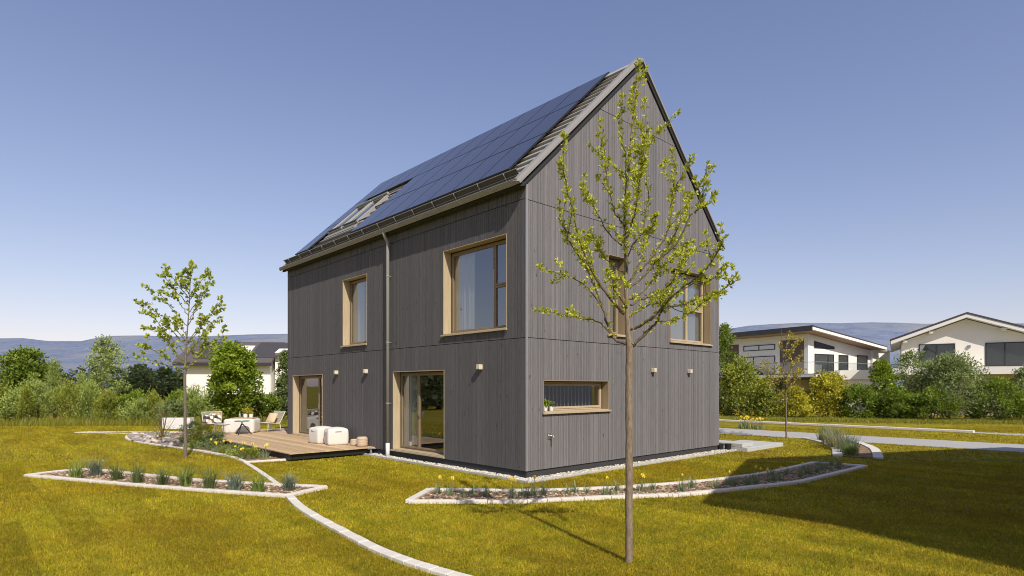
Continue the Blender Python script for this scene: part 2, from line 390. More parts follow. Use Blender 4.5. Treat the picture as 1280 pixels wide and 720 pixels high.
# white gravel round the house
def pebbles(n, place, r0, r1, name, m, flat=0.7, sub=1):
    bm = bmesh.new(); bmesh.ops.create_icosphere(bm, subdivisions=sub, radius=1.0)
    bv = np.array([v.co[:] for v in bm.verts]); bf = np.array([[v.index for v in f.verts] for f in bm.faces]); bm.free()
    P = place(n); nv = len(bv)
    sc3 = RNG.uniform(r0, r1, (n, 1, 1))*RNG.uniform(0.7, 1.25, (n, 1, 3))*np.array([1, 1, flat])
    a = RNG.uniform(0, 2*np.pi, n); ca, sa = np.cos(a), np.sin(a)
    V = bv[None]*sc3*(1 + RNG.normal(0, 0.1, (n, nv, 1)))
    X = V[..., 0]*ca[:, None] - V[..., 1]*sa[:, None]; Y = V[..., 0]*sa[:, None] + V[..., 1]*ca[:, None]
    V = np.stack([X, Y, V[..., 2]], -1) + P[:, None]
    Fc = bf[None] + (np.arange(n)*nv)[:, None, None]
    return np_mesh(name, V.reshape(-1, 3), Fc.reshape(-1, 3), np.repeat(RNG.random(n), nv), m)
def grav_place(n):
    a = RNG.random(n) < 0.44; P = np.zeros((n, 3))
    P[a] = np.stack([RNG.uniform(-0.27, 0.02, a.sum()), RNG.uniform(-0.3, 6.9, a.sum()), np.zeros(a.sum())], 1)
    b = ~a; P[b] = np.stack([RNG.uniform(-0.27, 9.0, b.sum()), RNG.uniform(-0.32, 0.02, b.sum()), np.zeros(b.sum())], 1)
    P[:, 2] = RNG.uniform(0.012, 0.045, n); return P
tag(MB().poly([(-0.28, -0.33), (9.0, -0.33), (9.0, 0.6), (-0.28, 0.6)], 0.012).poly([(-0.28, 0.6), (0.3, 0.6), (0.3, 6.9), (-0.28, 6.9)], 0.012).build('gravel_strip', M['pebble']), kind='structure')
tag(pebbles(5200, grav_place, 0.014, 0.03, 'white_gravel', M['pebble']), kind='stuff')
k = MB(); ribbon(k, [(-2.5, 6.98), (-0.3, 6.9), (-0.3, -0.35), (9.0, -0.35)], 0.02, 0.05, block=2.0, gap=0.0)
tag(k.build('gravel_edging', M['conc2']), kind='structure')

# ------------------------------------------------------------------ lawn blades
def in_poly(P, poly):
    x, y = P[:, 0], P[:, 1]; r = np.zeros(len(P), bool); n = len(poly)
    for i in range(n):
        x0, y0 = poly[i]; x1, y1 = poly[(i+1) % n]
        if y0 == y1: continue
        c = ((y0 > y) != (y1 > y)) & (x < (x1-x0)*(y-y0)/(y1-y0) + x0); r ^= c
    return r
def near_line(P, pts, w):
    r = np.zeros(len(P), bool)
    for a, b in zip(pts[:-1], pts[1:]):
        a = np.array(a[:2]); b = np.array(b[:2]); d = b-a; L2 = max(1e-9, (d*d).sum())
        t = np.clip(((P-a)@d)/L2, 0, 1); q = a + t[:, None]*d
        r |= ((P-q)**2).sum(1) < w*w
    return r
def blocked(P):
    r = (P[:, 0] > -0.31) & (P[:, 0] < 9.0) & (P[:, 1] > -0.36) & (P[:, 1] < 13.3)
    r |= (P[:, 0] > -2.65) & (P[:, 0] < 1.3) & (P[:, 1] > 6.5) & (P[:, 1] < 16.4)
    r |= (P[:, 0] > -2.5) & (P[:, 0] < 0) & (P[:, 1] > 6.93) & (P[:, 1] < 8)
    r |= (P[:, 0] > 8.9) & (P[:, 0] < 12.2) & (P[:, 1] > -0.85) & (P[:, 1] < 2.0)
    r |= (P[:, 0] > 15.0) & (P[:, 0] < 18.25)
    r |= (P[:, 0] > 23.2) & (P[:, 0] < 24.0)
    for q in (A_poly, F_poly, G_poly, B_poly): r |= in_poly(P, q)
    for l, w in ((A_front, .06), (A_rear, .06), (A_tip, .06), (F_left, .06), (F_rear, .06), (F_front, .06), (F_right, .06), (G_left, .13), (G_right, .13), (B_edge, .05), (B_link, .055), (C_low, .075), (strip_far, .07)):
        r |= near_line(P, l, w)
    return r
def blades(n, y0, y1, h0, h1, w, name, m, spread=0.93, pad=1.2, xr=None, lean=0.6, test=blocked):
    Y = np.sqrt(RNG.uniform(y0*y0, y1*y1, n)); X = RNG.uniform(-1, 1, n)*(spread*Y + pad)
    if xr is not None:
        k_ = (X/Y > xr[0]) & (X/Y < xr[1]); X, Y = X[k_], Y[k_]
    P = np.stack([CAM.x + RGT.x*X + FWD.x*Y, CAM.y + RGT.y*X + FWD.y*Y], 1)
    P = P[~test(P)]; n = len(P)
    a = RNG.uniform(0, 2*np.pi, n); h = RNG.uniform(h0, h1, n); ln = np.abs(RNG.normal(0, lean, n))*h; la = RNG.uniform(0, 2*np.pi, n)
    ww = w*RNG.uniform(0.6, 1.3, n)
    V = np.zeros((n, 3, 3)); dx, dy = np.cos(a)*ww/2, np.sin(a)*ww/2
    V[:, 0, 0] = P[:, 0]-dx; V[:, 0, 1] = P[:, 1]-dy; V[:, 1, 0] = P[:, 0]+dx; V[:, 1, 1] = P[:, 1]+dy
    V[:, 2, 0] = P[:, 0]+np.cos(la)*ln; V[:, 2, 1] = P[:, 1]+np.sin(la)*ln; V[:, 2, 2] = h
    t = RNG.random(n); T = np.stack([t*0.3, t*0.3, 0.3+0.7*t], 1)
    return np_mesh(name, V.reshape(-1, 3), np.arange(3*n).reshape(-1, 3), T.ravel(), m)
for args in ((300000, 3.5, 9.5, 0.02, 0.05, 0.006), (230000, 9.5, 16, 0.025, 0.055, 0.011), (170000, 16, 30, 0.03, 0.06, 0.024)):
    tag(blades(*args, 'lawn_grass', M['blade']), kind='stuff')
M['meadow'] = leafmat('meadow_blade', (0.15, 0.155, 0.014), (0.42, 0.40, 0.06), 0.35)
# ------------------------------------------------------------------ the dark timber house
HX, HY_ = 8.51, 13.07
house = empty('timber_house', (0, 0, 0), label='tall grey timber clad house with steep solar panel roof', cat='house')
def fc(face, u, d, z):              # facade coordinates: along, depth inwards, height
    return (d, u, z) if face == 'L' else (u, d, z)
def fbox(mb, face, u0, u1, d0, d1, z0, z1, t=0.5): return mb.box(fc(face, u0, d0, z0), fc(face, u1, d1, z1), t)
holesL = [(3.03, 5.5, 0.235, 2.47), (10.06, 12.57, 0.26, 2.46), (0.65, 3.06, 3.355, 5.515), (7.0, 8.57, 3.345, 5.5)]
holesR = [(0.53, 2.88, 1.45, 2.185), (2.87, 3.62, 3.35, 5.38), (5.7, 7.98, 3.325, 5.45)]
def roofz(x): return 6.49 + 0.965*min(x, HX-x)
def boards(mb, face, u0, u1, bands, holes, widths, gap, d0, d1, jit=0.0, top=None, rnd=random.Random(3), side=1):
    cuts = sorted({u0, u1} | {h[0] for h in holes} | {h[1] for h in holes} | ({HX/2} if top else set()))
    u = u0
    while u < u1 - 1e-6:
        nxt = min([c for c in cuts if c > u + 1e-6])
        w = rnd.choice(widths); e = u + w
        if nxt - e < widths[0]*0.6: e = nxt
        e = min(e, nxt); tcol = rnd.random()
        for (z0, z1) in bands:
            segs = [(z0, z1)]
            for h in holes:
                if h[0] < (u+e)/2 < h[1]:
                    new = []
                    for a, b in segs:
                        if h[3] <= a or h[2] >= b: new.append((a, b)); continue
                        if h[2] > a: new.append((a, h[2]))
                        if h[3] < b: new.append((h[3], b))
                    segs = new
            for a, b in segs:
                a0, b0 = u + gap/2, e - gap/2
                ta = tb = b
                if top: ta, tb = min(b, top(a0)), min(b, top(b0))
                if ta <= a and tb <= a: continue
                ta, tb = max(ta, a+0.001), max(tb, a+0.001)
                dj = d0 + rnd.uniform(-jit, jit); tt = min(1, max(0, 0.35*tcol + 0.65*rnd.random()))
                q = [fc(face, a0, dj, a), fc(face, b0, dj, a), fc(face, b0, d1, a), fc(face, a0, d1, a),
                     fc(face, a0, dj, ta), fc(face, b0, dj, tb), fc(face, b0, d1, tb), fc(face, a0, d1, ta)]
                if face == 'L': q = [q[3], q[2], q[1], q[0], q[7], q[6], q[5], q[4]]
                mb.hexa(q, tt)
        u = e
    return mb
WD = [0.045, 0.055, 0.06, 0.07, 0.08, 0.1]
g_ = 0.007
bandL = [(0.19, 3.115), (3.13, 6.17), (6.185, 6.49)]
bandR = [(0.19, 3.115), (3.13, 6.14), (6.155, 8.93), (8.945, 10.6)]
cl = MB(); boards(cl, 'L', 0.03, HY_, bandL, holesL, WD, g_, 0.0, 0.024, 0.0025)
cl.build('long_wall_cladding', M['clad_shaded'], house, fix=True)
cl = MB(); boards(cl, 'R', 0.03, HX, bandR, holesR, WD, g_, 0.0, 0.024, 0.0025, top=roofz)
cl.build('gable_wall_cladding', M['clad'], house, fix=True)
cl = MB(); boards(cl, 'L', 0.0, HY_, bandL, [], [0.12], g_, 0.0, 0.024); cl.v = [(HX-x, y, z) for x, y, z in cl.v]
cl2 = MB(); boards(cl2, 'R', 0.03, HX, bandR, [], [0.12], g_, 0.0, 0.024, top=roofz); cl2.v = [(x, HY_-y, z) for x, y, z in cl2.v]
cl.add(cl2.v, cl2.f, 0.5); cl.build('rear_wall_cladding', M['clad'], house, fix=True)
co = MB(); boards(co, 'L', 0.05, HY_-0.05, [(0.19, 6.49)], holesL, [2.0], 0, 0.03, 0.24)
boards(co, 'R', 0.245, HX-0.245, [(0.19, 10.55)], holesR, [0.8], 0, 0.03, 0.235, top=lambda x: roofz(x)-0.05)
co.box((HX-0.24, 0.05, 0.19), (HX-0.03, HY_-0.05, 6.4)); co.box((0.245, HY_-0.24, 0.19), (HX-0.245, HY_-0.03, 6.4))
co.build('wall_core', M['core'], house, fix=True)
pl = MB(); pl.box((0.035, 0.035, -0.1), (HX-0.035, HY_-0.035, 0.185)); pl.build('plinth', M['plinth'], house)
MB().box((-0.012, -0.012, 0.19), (0.028, 0.028, 6.48)).build('corner_trim', M['zinc2'], house, bevel=0.004)
ins = MB()
for z in (0.19, 3.0, 6.0): ins.box((0.25, 0.25, z), (HX-0.25, HY_-0.25, z+0.05+0.2*(z > 1)))
ins.build('room_floor', M['floorboards'], house)
ins = MB()
for a in (3.6, ): ins.box((a, 0.25, 0.25), (a+0.1, HY_-0.25, 2.99)); ins.box((a, 0.25, 3.26), (a+0.1, HY_-0.25, 5.99))
for b in (6.3, ): ins.box((0.25, b, 0.25), (3.59, b+0.1, 2.99)); ins.box((0.25, b, 3.26), (3.59, b+0.1, 5.99))
for b in (3.9, ): ins.box((3.71, b, 0.25), (HX-0.25, b+0.1, 2.99)); ins.box((3.71, b, 3.26), (HX-0.25, b+0.1, 5.99))
ins.build('room_wall', M['room'], house)

def frame_bars(mb, face, u0, u1, z0, z1, d0, d1, w, t=0.5):
    fbox(mb, face, u0, u1, d0, d1, z0, z0+w, t); fbox(mb, face, u0, u1, d0, d1, z1-w, z1, t)
    fbox(mb, face, u0, u0+w, d0+0.001, d1-0.001, z0+w, z1-w, t); fbox(mb, face, u1-w, u1, d0+0.001, d1-0.001, z0+w, z1-w, t)
def pleats(face, u0, u1, d, z0, z1, n=26, amp=0.035):
    vs, fs = [], []
    for i in range(n+1):
        u = u0 + (u1-u0)*i/n; dd = d + amp*math.sin(i*2.1) + amp*0.5*math.sin(i*0.9)
        vs += [fc(face, u, dd, z0), fc(face, u, dd*1.0, z1)]
    for i in range(n): fs.append((2*i, 2*i+2, 2*i+3, 2*i+1))
    return MB().add(vs, fs)
def make_window(name, face, hole, rec, sashes, sill=0.06, curtain=None, handle=None, frame='goldf', lab=None):
    u0, u1, z0, z1 = hole
    f = MB(); frame_bars(f, face, u0+0.031, u1-0.031, z0+0.036, z1-0.031, rec, rec+0.075, 0.036)
    w = f
    panes = []
    for (a, b, c, d) in sashes:      # each sash: fractions of the frame opening
        A0 = u0+0.067 + a*(u1-u0-0.134); B0 = u0+0.067 + b*(u1-u0-0.134); C0 = z0+0.073 + c*(z1-z0-0.14); D0 = z0+0.073 + d*(z1-z0-0.14)
        A0 += 0.002; B0 -= 0.002; C0 += 0.002; D0 -= 0.002
        frame_bars(w, face, A0, B0, C0, D0, rec-0.012, rec+0.06, 0.05)
        panes.append((A0+0.05, B0-0.05, C0+0.05, D0-0.05))
    win = f.build(name, M[frame], house, bevel=0.004)
    if lab: win['label'] = lab
    r = MB(); P = 0.008; T = 0.024
    fbox(r, face, u0-0.004, u0+T-0.012, -P, rec, z0, z1+0.004); fbox(r, face, u1-T+0.012, u1+0.004, -P, rec, z0, z1+0.004)
    fbox(r, face, u0+T-0.011, u1-T+0.011, -P-0.001, rec, z1-T+0.012, z1+0.003)
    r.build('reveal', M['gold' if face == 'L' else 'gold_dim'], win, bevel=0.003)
    s = MB(); fbox(s, face, u0-0.05, u1+0.05, -sill, -0.024, z0-0.028, z0+0.012); fbox(s, face, u0+T, u1-T, -0.024, rec, z0-0.01, z0+0.034)
    s.build('sill', M['gold'], win, bevel=0.003)
    for (a, b, c, d) in panes:
        MB().add([fc(face, a, rec+0.02, c), fc(face, b, rec+0.02, c), fc(face, b, rec+0.02, d), fc(face, a, rec+0.02, d)], [(0, 3, 2, 1) if face == 'L' else (0, 1, 2, 3)]).build('pane', M['glass'], win)
    for cu in (curtain or []):
        pleats(face, cu[0], cu[1], rec+0.13, z0+0.06, z1-0.06).build('curtain', M['curtain'], win, smooth=True)
    if handle:
        h = MB(); fbox(h, face, handle-0.015, handle+0.015, rec-0.03, rec-0.012, z0+0.95, z0+1.1); fbox(h, face, handle-0.01, handle+0.01, rec-0.06, rec-0.03, z0+1.0, z0+1.13)
        h.build('handle', M['chrome'], win, bevel=0.003)
    return win
make_window('terrace_door', 'L', holesL[0], 0.24, [(0, 0.62, 0, 1), (0.62, 1, 0, 1)], curtain=[(4.85, 5.6)], handle=4.47)
make_window('terrace_door', 'L', holesL[1], 0.24, [(0, 0.30, 0, 1), (0.30, 1, 0, 1)], handle=10.8)
make_window('window', 'L', holesL[2], 0.24, [(0, 0.27, 0, 0.5), (0, 0.27, 0.5, 1), (0.27, 1, 0, 1)], curtain=[(2.25, 3.15)])
make_window('window', 'L', holesL[3], 0.24, [(0, 1, 0, 1)], curtain=[(7.85, 8.6)])
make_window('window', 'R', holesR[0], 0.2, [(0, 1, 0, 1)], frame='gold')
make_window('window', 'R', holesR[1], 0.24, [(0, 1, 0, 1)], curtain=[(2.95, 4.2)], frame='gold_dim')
make_window('window', 'R', holesR[2], 0.24, [(0, 0.56, 0, 1), (0.56, 1, 0, 0.5), (0.56, 1, 0.5, 1)], curtain=[(5.9, 6.9), (7.3, 8.2)], frame='gold')

bl = MB()
for i in range(17): bl.box((0.62+i*.135, 0.55, 1.5), (0.645+i*.135, 0.57, 2.15), random.random())
bl.build('vertical_blind', M['curtain'], house)
# lamps, tap
def wall_lamp(face, u, z):
    l = MB(); fbox(l, face, u-0.055, u+0.055, -0.12, -0.006, z-0.04, z+0.07); o = l.build('wall_lamp', M['cream'], house, bevel=0.008)
    q = MB(); fbox(q, face, u-0.046, u+0.046, -0.11, -0.006, z-0.06, z-0.041); q.build('lamp_glass', M['goldf'], o, bevel=0.004)
for u in (8.93, 6.98, 1.54): wall_lamp('L', u, 2.5)
for u in (4.8, 6.66): wall_lamp('R', u, 2.48)
tp = MB(); tp.box((0.66, -0.02, 0.86), (0.79, -0.004, 1.0)); tp.tube([(0.74, -0.02, 0.93), (0.74, -0.1, 0.93), (0.74, -0.12, 0.9), (0.74, -0.122, 0.8)], 0.018, 10); tp.tube([(0.74, -0.07, 0.93), (0.74, -0.07, 0.98)], 0.012, 8); tp.tube([(0.70, -0.07, 0.985), (0.84, -0.075, 0.985)], 0.012, 8)
tp.build('garden_tap', M['chrome'], house)

# roof
TH = math.atan(0.965); CT, ST = math.cos(TH), math.sin(TH)
def rp(z0, x, y, h=0.0, side=0):     # point on the roof slope: plane z = z0 + .965 x, lifted by h
    X, Z = x - ST*h, z0 + 0.965*x + CT*h
    return (X, y, Z) if side == 0 else (HX - X, y, Z)
roof = MB()
xe, xr = -0.22, HX/2
ncourse = 18; dx = (xr-xe)/ncourse; y0r, y1r = 0.1, HY_-0.1
for side in (0, 1):
    for k_ in range(ncourse):
        xa, xb = xe + k_*dx, xe + (k_+1)*dx
        yy = y0r
        cols = 1 if side else 44
        for c_ in range(cols):
            ya, yb = y0r + (y1r-y0r)*c_/cols, y0r + (y1r-y0r)*(c_+1)/cols - (0.006 if cols > 1 else 0)
            q = [rp(6.66, xa-0.02, ya, 0.0, side), rp(6.66, xb, ya, -0.02, side), rp(6.66, xb, yb, -0.02, side), rp(6.66, xa-0.02, yb, 0.0, side),
                 rp(6.66, xa-0.02, ya, 0.085, side), rp(6.66, xb+0.02, ya, 0.016, side), rp(6.66, xb+0.02, yb, 0.016, side), rp(6.66, xa-0.02, yb, 0.085, side)]
            if side: q = q[3::-1] + q[:3:-1]
            roof.hexa(q, random.random())
roof_o = roof.build('roof', M['tile'], house, fix=True)
sh = MB()
for side in (0, 1):
    q = [rp(6.505, -0.12, 0.01, 0, side), rp(6.505, xr, 0.01, 0, side), rp(6.505, xr, HY_-0.01, 0, side), rp(6.505, -0.12, HY_-0.01, 0, side),
         rp(6.63, -0.2, 0.01, 0, side), rp(6.63, xr, 0.01, 0, side), rp(6.63, xr, HY_-0.01, 0, side), rp(6.63, -0.2, HY_-0.01, 0, side)]
    sh.hexa(q)
sh.build('roof_underlay', M['core'], roof_o, fix=True)
for yb0, yb1 in ((-0.07, 0.15), (HY_+0.07, HY_-0.15)):
    for side in (0, 1):
        ym = (yb0*0.55+yb1*0.45)
        vg = MB()
        for ya, yb, ha, hb in ((yb0, ym, 0.06, 0.098), (ym, yb1, 0.1, 0.106)):
            q = [rp(6.66, xe-0.03, ya, 0.01, side), rp(6.66, xr, ya, 0.01, side), rp(6.66, xr, yb, 0.01, side), rp(6.66, xe-0.03, yb, 0.01, side),
                 rp(6.66, xe-0.03, ya, ha, side), rp(6.66, xr, ya, ha, side), rp(6.66, xr, yb, hb, side), rp(6.66, xe-0.03, yb, hb, side)]
            vg.hexa(q)
        vg.build('verge_trim', M['verge'], roof_o, fix=True)
for side in (0, 1):
    for ya, yb in ((-0.045, 0.0), (HY_, HY_+0.045)):
        fa = MB().hexa([rp(6.515, xe+0.1, ya, 0, side), rp(6.515, xr, ya, 0, side), rp(6.515, xr, yb, 0, side), rp(6.515, xe+0.1, yb, 0, side),
             rp(6.59, xe, ya, 0, side), rp(6.59, xr, ya, 0, side), rp(6.59, xr, yb, 0, side), rp(6.59, xe, yb, 0, side)])
        fa.build('shadow_gap_strip', M['core'], roof_o, fix=True)  # dark strip stands in for the shadow line under the verge
rc = MB(); zr = 6.66+0.965*xr
rc.tube([(xr, -0.06, zr-0.01), (xr, HY_+0.06, zr-0.01)], 0.06, 10); rc.build('ridge_cap', M['tile'], roof_o, smooth=True)
# gutter: half round channel with end caps
gx, gz, gr = -0.235, 6.53, 0.064
gt = MB()
for (ya, yb) in ((0.0, HY_+0.06),):
    n = 10; vs = []; fs = []
    for y in (ya, yb):
        for rr in (gr, gr-0.008):
            for k_ in range(n+1):
                w = math.pi + math.pi*k_/n; vs.append((gx + rr*math.cos(w), y, gz + rr*math.sin(w)))
    m1 = n+1
    for k_ in range(n):
        fs.append((k_, k_+1, 2*m1+k_+1, 2*m1+k_)); fs.append((m1+k_, 3*m1+k_, 3*m1+k_+1, m1+k_+1))
    fs += [(0, 2*m1, 3*m1, m1), (n, m1+n, 3*m1+n, 2*m1+n)]
    gt.add(vs, fs)
    for y in (ya, yb):
        gt.add([(gx, y, gz)] + [(gx + gr*math.cos(math.pi+math.pi*k_/n), y, gz+gr*math.sin(math.pi+math.pi*k_/n)) for k_ in range(n+1)], [tuple(range(n+2))])
gt.tube([(gx-gr, 0.0, gz+0.004), (gx-gr, HY_+0.06, gz+0.004)], 0.013, 8)
gt.box((gx+gr-0.01, 0.0, gz-0.05), (-0.005, HY_, gz-0.02))
gut = gt.build('gutter', M['zinc'], house)
dp = MB(); dp.tube([(gx, 5.6, gz-gr), (gx, 5.6, gz-0.13), (gx+0.03, 5.6, gz-0.2), (-0.12, 5.6, gz-0.33), (-0.115, 5.6, gz-0.42), (-0.115, 5.6, 0.42)], 0.047, 14)
dpo = dp.build('downpipe', M['zinc'], house, smooth=True)
MB().tube([(-0.115, 5.6, 0.42), (-0.115, 5.6, -0.05)], 0.058, 14).build('standpipe', M['white'], dpo, smooth=True)
for z in (1.55, 3.3, 5.2): MB().tube([(-0.115, 5.6, z), (-0.115, 5.6, z+0.03)], 0.055, 14).box((-0.115, 5.59, z+0.005), (-0.003, 5.61, z+0.025)).build('pipe_clamp', M['zinc2'], dpo)
# snow guard
sg = MB()
for h in (0.1, 0.235): sg.tube([rp(6.66, -0.02, 0.15, h), rp(6.66, -0.02, HY_-0.05, h)], 0.011, 6)
sgo = sg.build('snow_guard', M['zinc'], house)
MB().hexa([rp(6.66, -0.012, 0.16, 0.07), rp(6.66, -0.006, 0.16, 0.07), rp(6.66, -0.006, HY_-0.06, 0.07), rp(6.66, -0.012, HY_-0.06, 0.07), rp(6.66, -0.012, 0.16, 0.222), rp(6.66, -0.006, 0.16, 0.222), rp(6.66, -0.006, HY_-0.06, 0.222), rp(6.66, -0.012, HY_-0.06, 0.222)]).build('guard_grille', M['grille'], sgo, fix=True)
for k_ in range(14):
    y = 0.55 + k_*0.92
    b = MB(); p = lambda x, h, yy: rp(6.66, x, yy, h); 
    b.tube([p(-0.045, 0.06, y), p(-0.035, 0.25, y)], 0.013, 6); b.tube([p(-0.035, 0.25, y), p(0.06, 0.09, y)], 0.009, 6)
    b.build('guard_bracket', M['zinc'], sgo)
# solar panels
PX = [0.2, 1.45, 2.7, 3.95]; z0p = 6.885
def pv(xa, xb, ya, yb):
    g2 = 0.008
    q = MB().hexa([rp(z0p, xa+g2, ya+g2, -0.035), rp(z0p, xb-g2, ya+g2, -0.035), rp(z0p, xb-g2, yb-g2, -0.035), rp(z0p, xa+g2, yb-g2, -0.035),
              rp(z0p, xa+g2, ya+g2, 0), rp(z0p, xb-g2, ya+g2, 0), rp(z0p, xb-g2, yb-g2, 0), rp(z0p, xa+g2, yb-g2, 0)])
    o = q.build('solar_panel', M['black'], house, fix=True)
    e = 0.012+g2
    MB().add([rp(z0p, xa+e, ya+e, 0.003), rp(z0p, xb-e, ya+e, 0.003), rp(z0p, xb-e, yb-e, 0.003), rp(z0p, xa+e, yb-e, 0.003)], [(0, 1, 2, 3)]).build('cell_sheet', M['pv'], o, fix=False)
for r_ in range(3):
    for c_ in range(11):
        if r_ < 2 and 7 <= c_ < 10: continue
        pv(PX[r_], PX[r_+1], 0.8+1.1*c_, 0.8+1.1*(c_+1))
rl = MB()
for x in (0.5, 1.1, 1.75, 2.3, 2.95, 3.55):
    rl.tube([rp(6.66, x, 0.77, 0.11), rp(6.66, x, 12.93, 0.11)], 0.02, 6)
rl.build('panel_rail', M['black'], house)
# roof windows
for (ya, yb) in ((9.42, 10.5), (10.6, 11.7)):
    xa, xb = 1.1, 2.3; f = MB(); w = 0.085
    def slab(x0, x1, y0, y1, h0, h1): f.hexa([rp(6.66, x0, y0, h0), rp(6.66, x1, y0, h0), rp(6.66, x1, y1, h0), rp(6.66, x0, y1, h0), rp(6.66, x0, y0, h1), rp(6.66, x1, y0, h1), rp(6.66, x1, y1, h1), rp(6.66, x0, y1, h1)])
    slab(xa-0.05, xb+0.05, ya, ya+w, 0.03, 0.17); slab(xa-0.05, xb+0.05, yb-w, yb, 0.03, 0.17); slab(xb-0.05, xb+0.05, ya+w, yb-w, 0.03, 0.165); slab(xa-0.05, xa+0.04, ya+w, yb-w, 0.03, 0.15)
    slab(xa-0.22, xa-0.05, ya-0.05, yb+0.05, 0.05, 0.085)
    fo = f.build('roof_window', M['zinc'], house, fix=True, bevel=0.01)
    MB().add([rp(6.66, xa+0.04, ya+w, 0.13), rp(6.66, xb-0.05, ya+w, 0.13), rp(6.66, xb-0.05, yb-w, 0.13), rp(6.66, xa+0.04, yb-w, 0.13)], [(0, 1, 2, 3)]).build('pane', M['glass2'], fo)
    MB().tube([rp(6.66, xb+0.01, ya-0.02, 0.2), rp(6.66, xb+0.01, yb+0.02, 0.2)], 0.05, 8).build('blind_box', M['zinc2'], fo)
    MB().tube([rp(6.66, xa, ya+0.02, 0.17), rp(6.66, xa, yb-0.02, 0.17)], 0.04, 8).build('bottom_rail', M['grille'], fo)
# ------------------------------------------------------------------ foliage
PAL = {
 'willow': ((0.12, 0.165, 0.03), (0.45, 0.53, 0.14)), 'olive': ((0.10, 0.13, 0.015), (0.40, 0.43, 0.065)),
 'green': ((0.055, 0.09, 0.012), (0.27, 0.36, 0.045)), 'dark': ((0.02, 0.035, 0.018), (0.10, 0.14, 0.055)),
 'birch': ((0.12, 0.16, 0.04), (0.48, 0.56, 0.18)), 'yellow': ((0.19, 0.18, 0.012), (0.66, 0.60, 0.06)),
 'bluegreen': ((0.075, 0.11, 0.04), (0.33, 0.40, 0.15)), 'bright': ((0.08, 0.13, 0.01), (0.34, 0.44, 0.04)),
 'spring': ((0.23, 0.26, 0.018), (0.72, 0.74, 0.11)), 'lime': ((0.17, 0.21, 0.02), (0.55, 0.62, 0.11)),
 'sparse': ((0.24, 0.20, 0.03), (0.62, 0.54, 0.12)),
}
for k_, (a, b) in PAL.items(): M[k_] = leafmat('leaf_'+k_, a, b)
def unit(v): return v/np.maximum(1e-9, np.linalg.norm(v, axis=-1, keepdims=True))
def leaves(P, size, asp, t, name, m, parent, dirs=None, wild=0.8, bend=0.15):
    n = len(P); d = unit(RNG.normal(0, 1, (n, 3))) if dirs is None else unit(dirs + RNG.normal(0, wild, (n, 3))*0.6)
    s = unit(np.cross(d, RNG.normal(0, 1, (n, 3)))); nn = np.cross(d, s)
    L = (size*RNG.uniform(0.65, 1.25, n))[:, None]; w = L*asp/2
    V = np.stack([P, P+d*L*0.45+s*w+nn*L*bend, P+d*L, P+d*L*0.45-s*w+nn*L*bend], 1)
    return np_mesh(name, V.reshape(-1, 3), np.arange(4*n).reshape(-1, 4), np.repeat(np.clip(t, 0, 1), 4), m, parent)
PROF = {
 'shrub': lambda z: np.clip(1-z**2.6, 0, 1)**0.55*(0.8+0.2*np.minimum(1, z*4)),
 'ball': lambda z: np.sqrt(np.clip(1-(2*z-1)**2, 0, 1)),
 'column': lambda z: np.clip(1-z**3, 0, 1)**0.6*np.minimum(1, 0.55+z*1.6),
 'cone': lambda z: np.clip(1-z, 0, 1)**0.8*np.minimum(1, 0.6+z*2),
}
def crown_pts(n, r, z0, z1, style, clump, nc, vs=0.75):
    """leaf positions: clumps spread through the crown's volume, leaves spread over each clump"""
    zr = RNG.random(nc)**0.9; a = RNG.uniform(0, 2*np.pi, nc); rr = PROF[style](zr)*(0.25+0.75*RNG.random(nc)**0.45)
    lump = 1 + 0.22*np.sin(3*a+RNG.uniform(0, 6)) * RNG.uniform(0.4, 1) + RNG.normal(0, 0.10, nc)
    C = np.stack([np.cos(a)*rr*r*lump, np.sin(a)*rr*r*lump, z0+(z1-z0)*zr], 1)
    cs = clump*RNG.uniform(0.5, 1.3, nc); i = RNG.integers(0, nc, n)
    o = unit(RNG.normal(0, 1, (n, 3)))*np.array([1, 1, vs])
    P = C[i] + o*(cs[i]*RNG.random(n)**0.4)[:, None]
    P[:, 2] = np.maximum(P[:, 2], 0.05)
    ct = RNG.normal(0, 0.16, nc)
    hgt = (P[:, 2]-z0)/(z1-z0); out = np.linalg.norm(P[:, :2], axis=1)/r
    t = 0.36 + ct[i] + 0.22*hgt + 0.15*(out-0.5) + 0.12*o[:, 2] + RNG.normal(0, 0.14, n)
    return P, t, np.concatenate([o[:, :2]*0.7, 0.3+o[:, 2:]*0.5], 1)
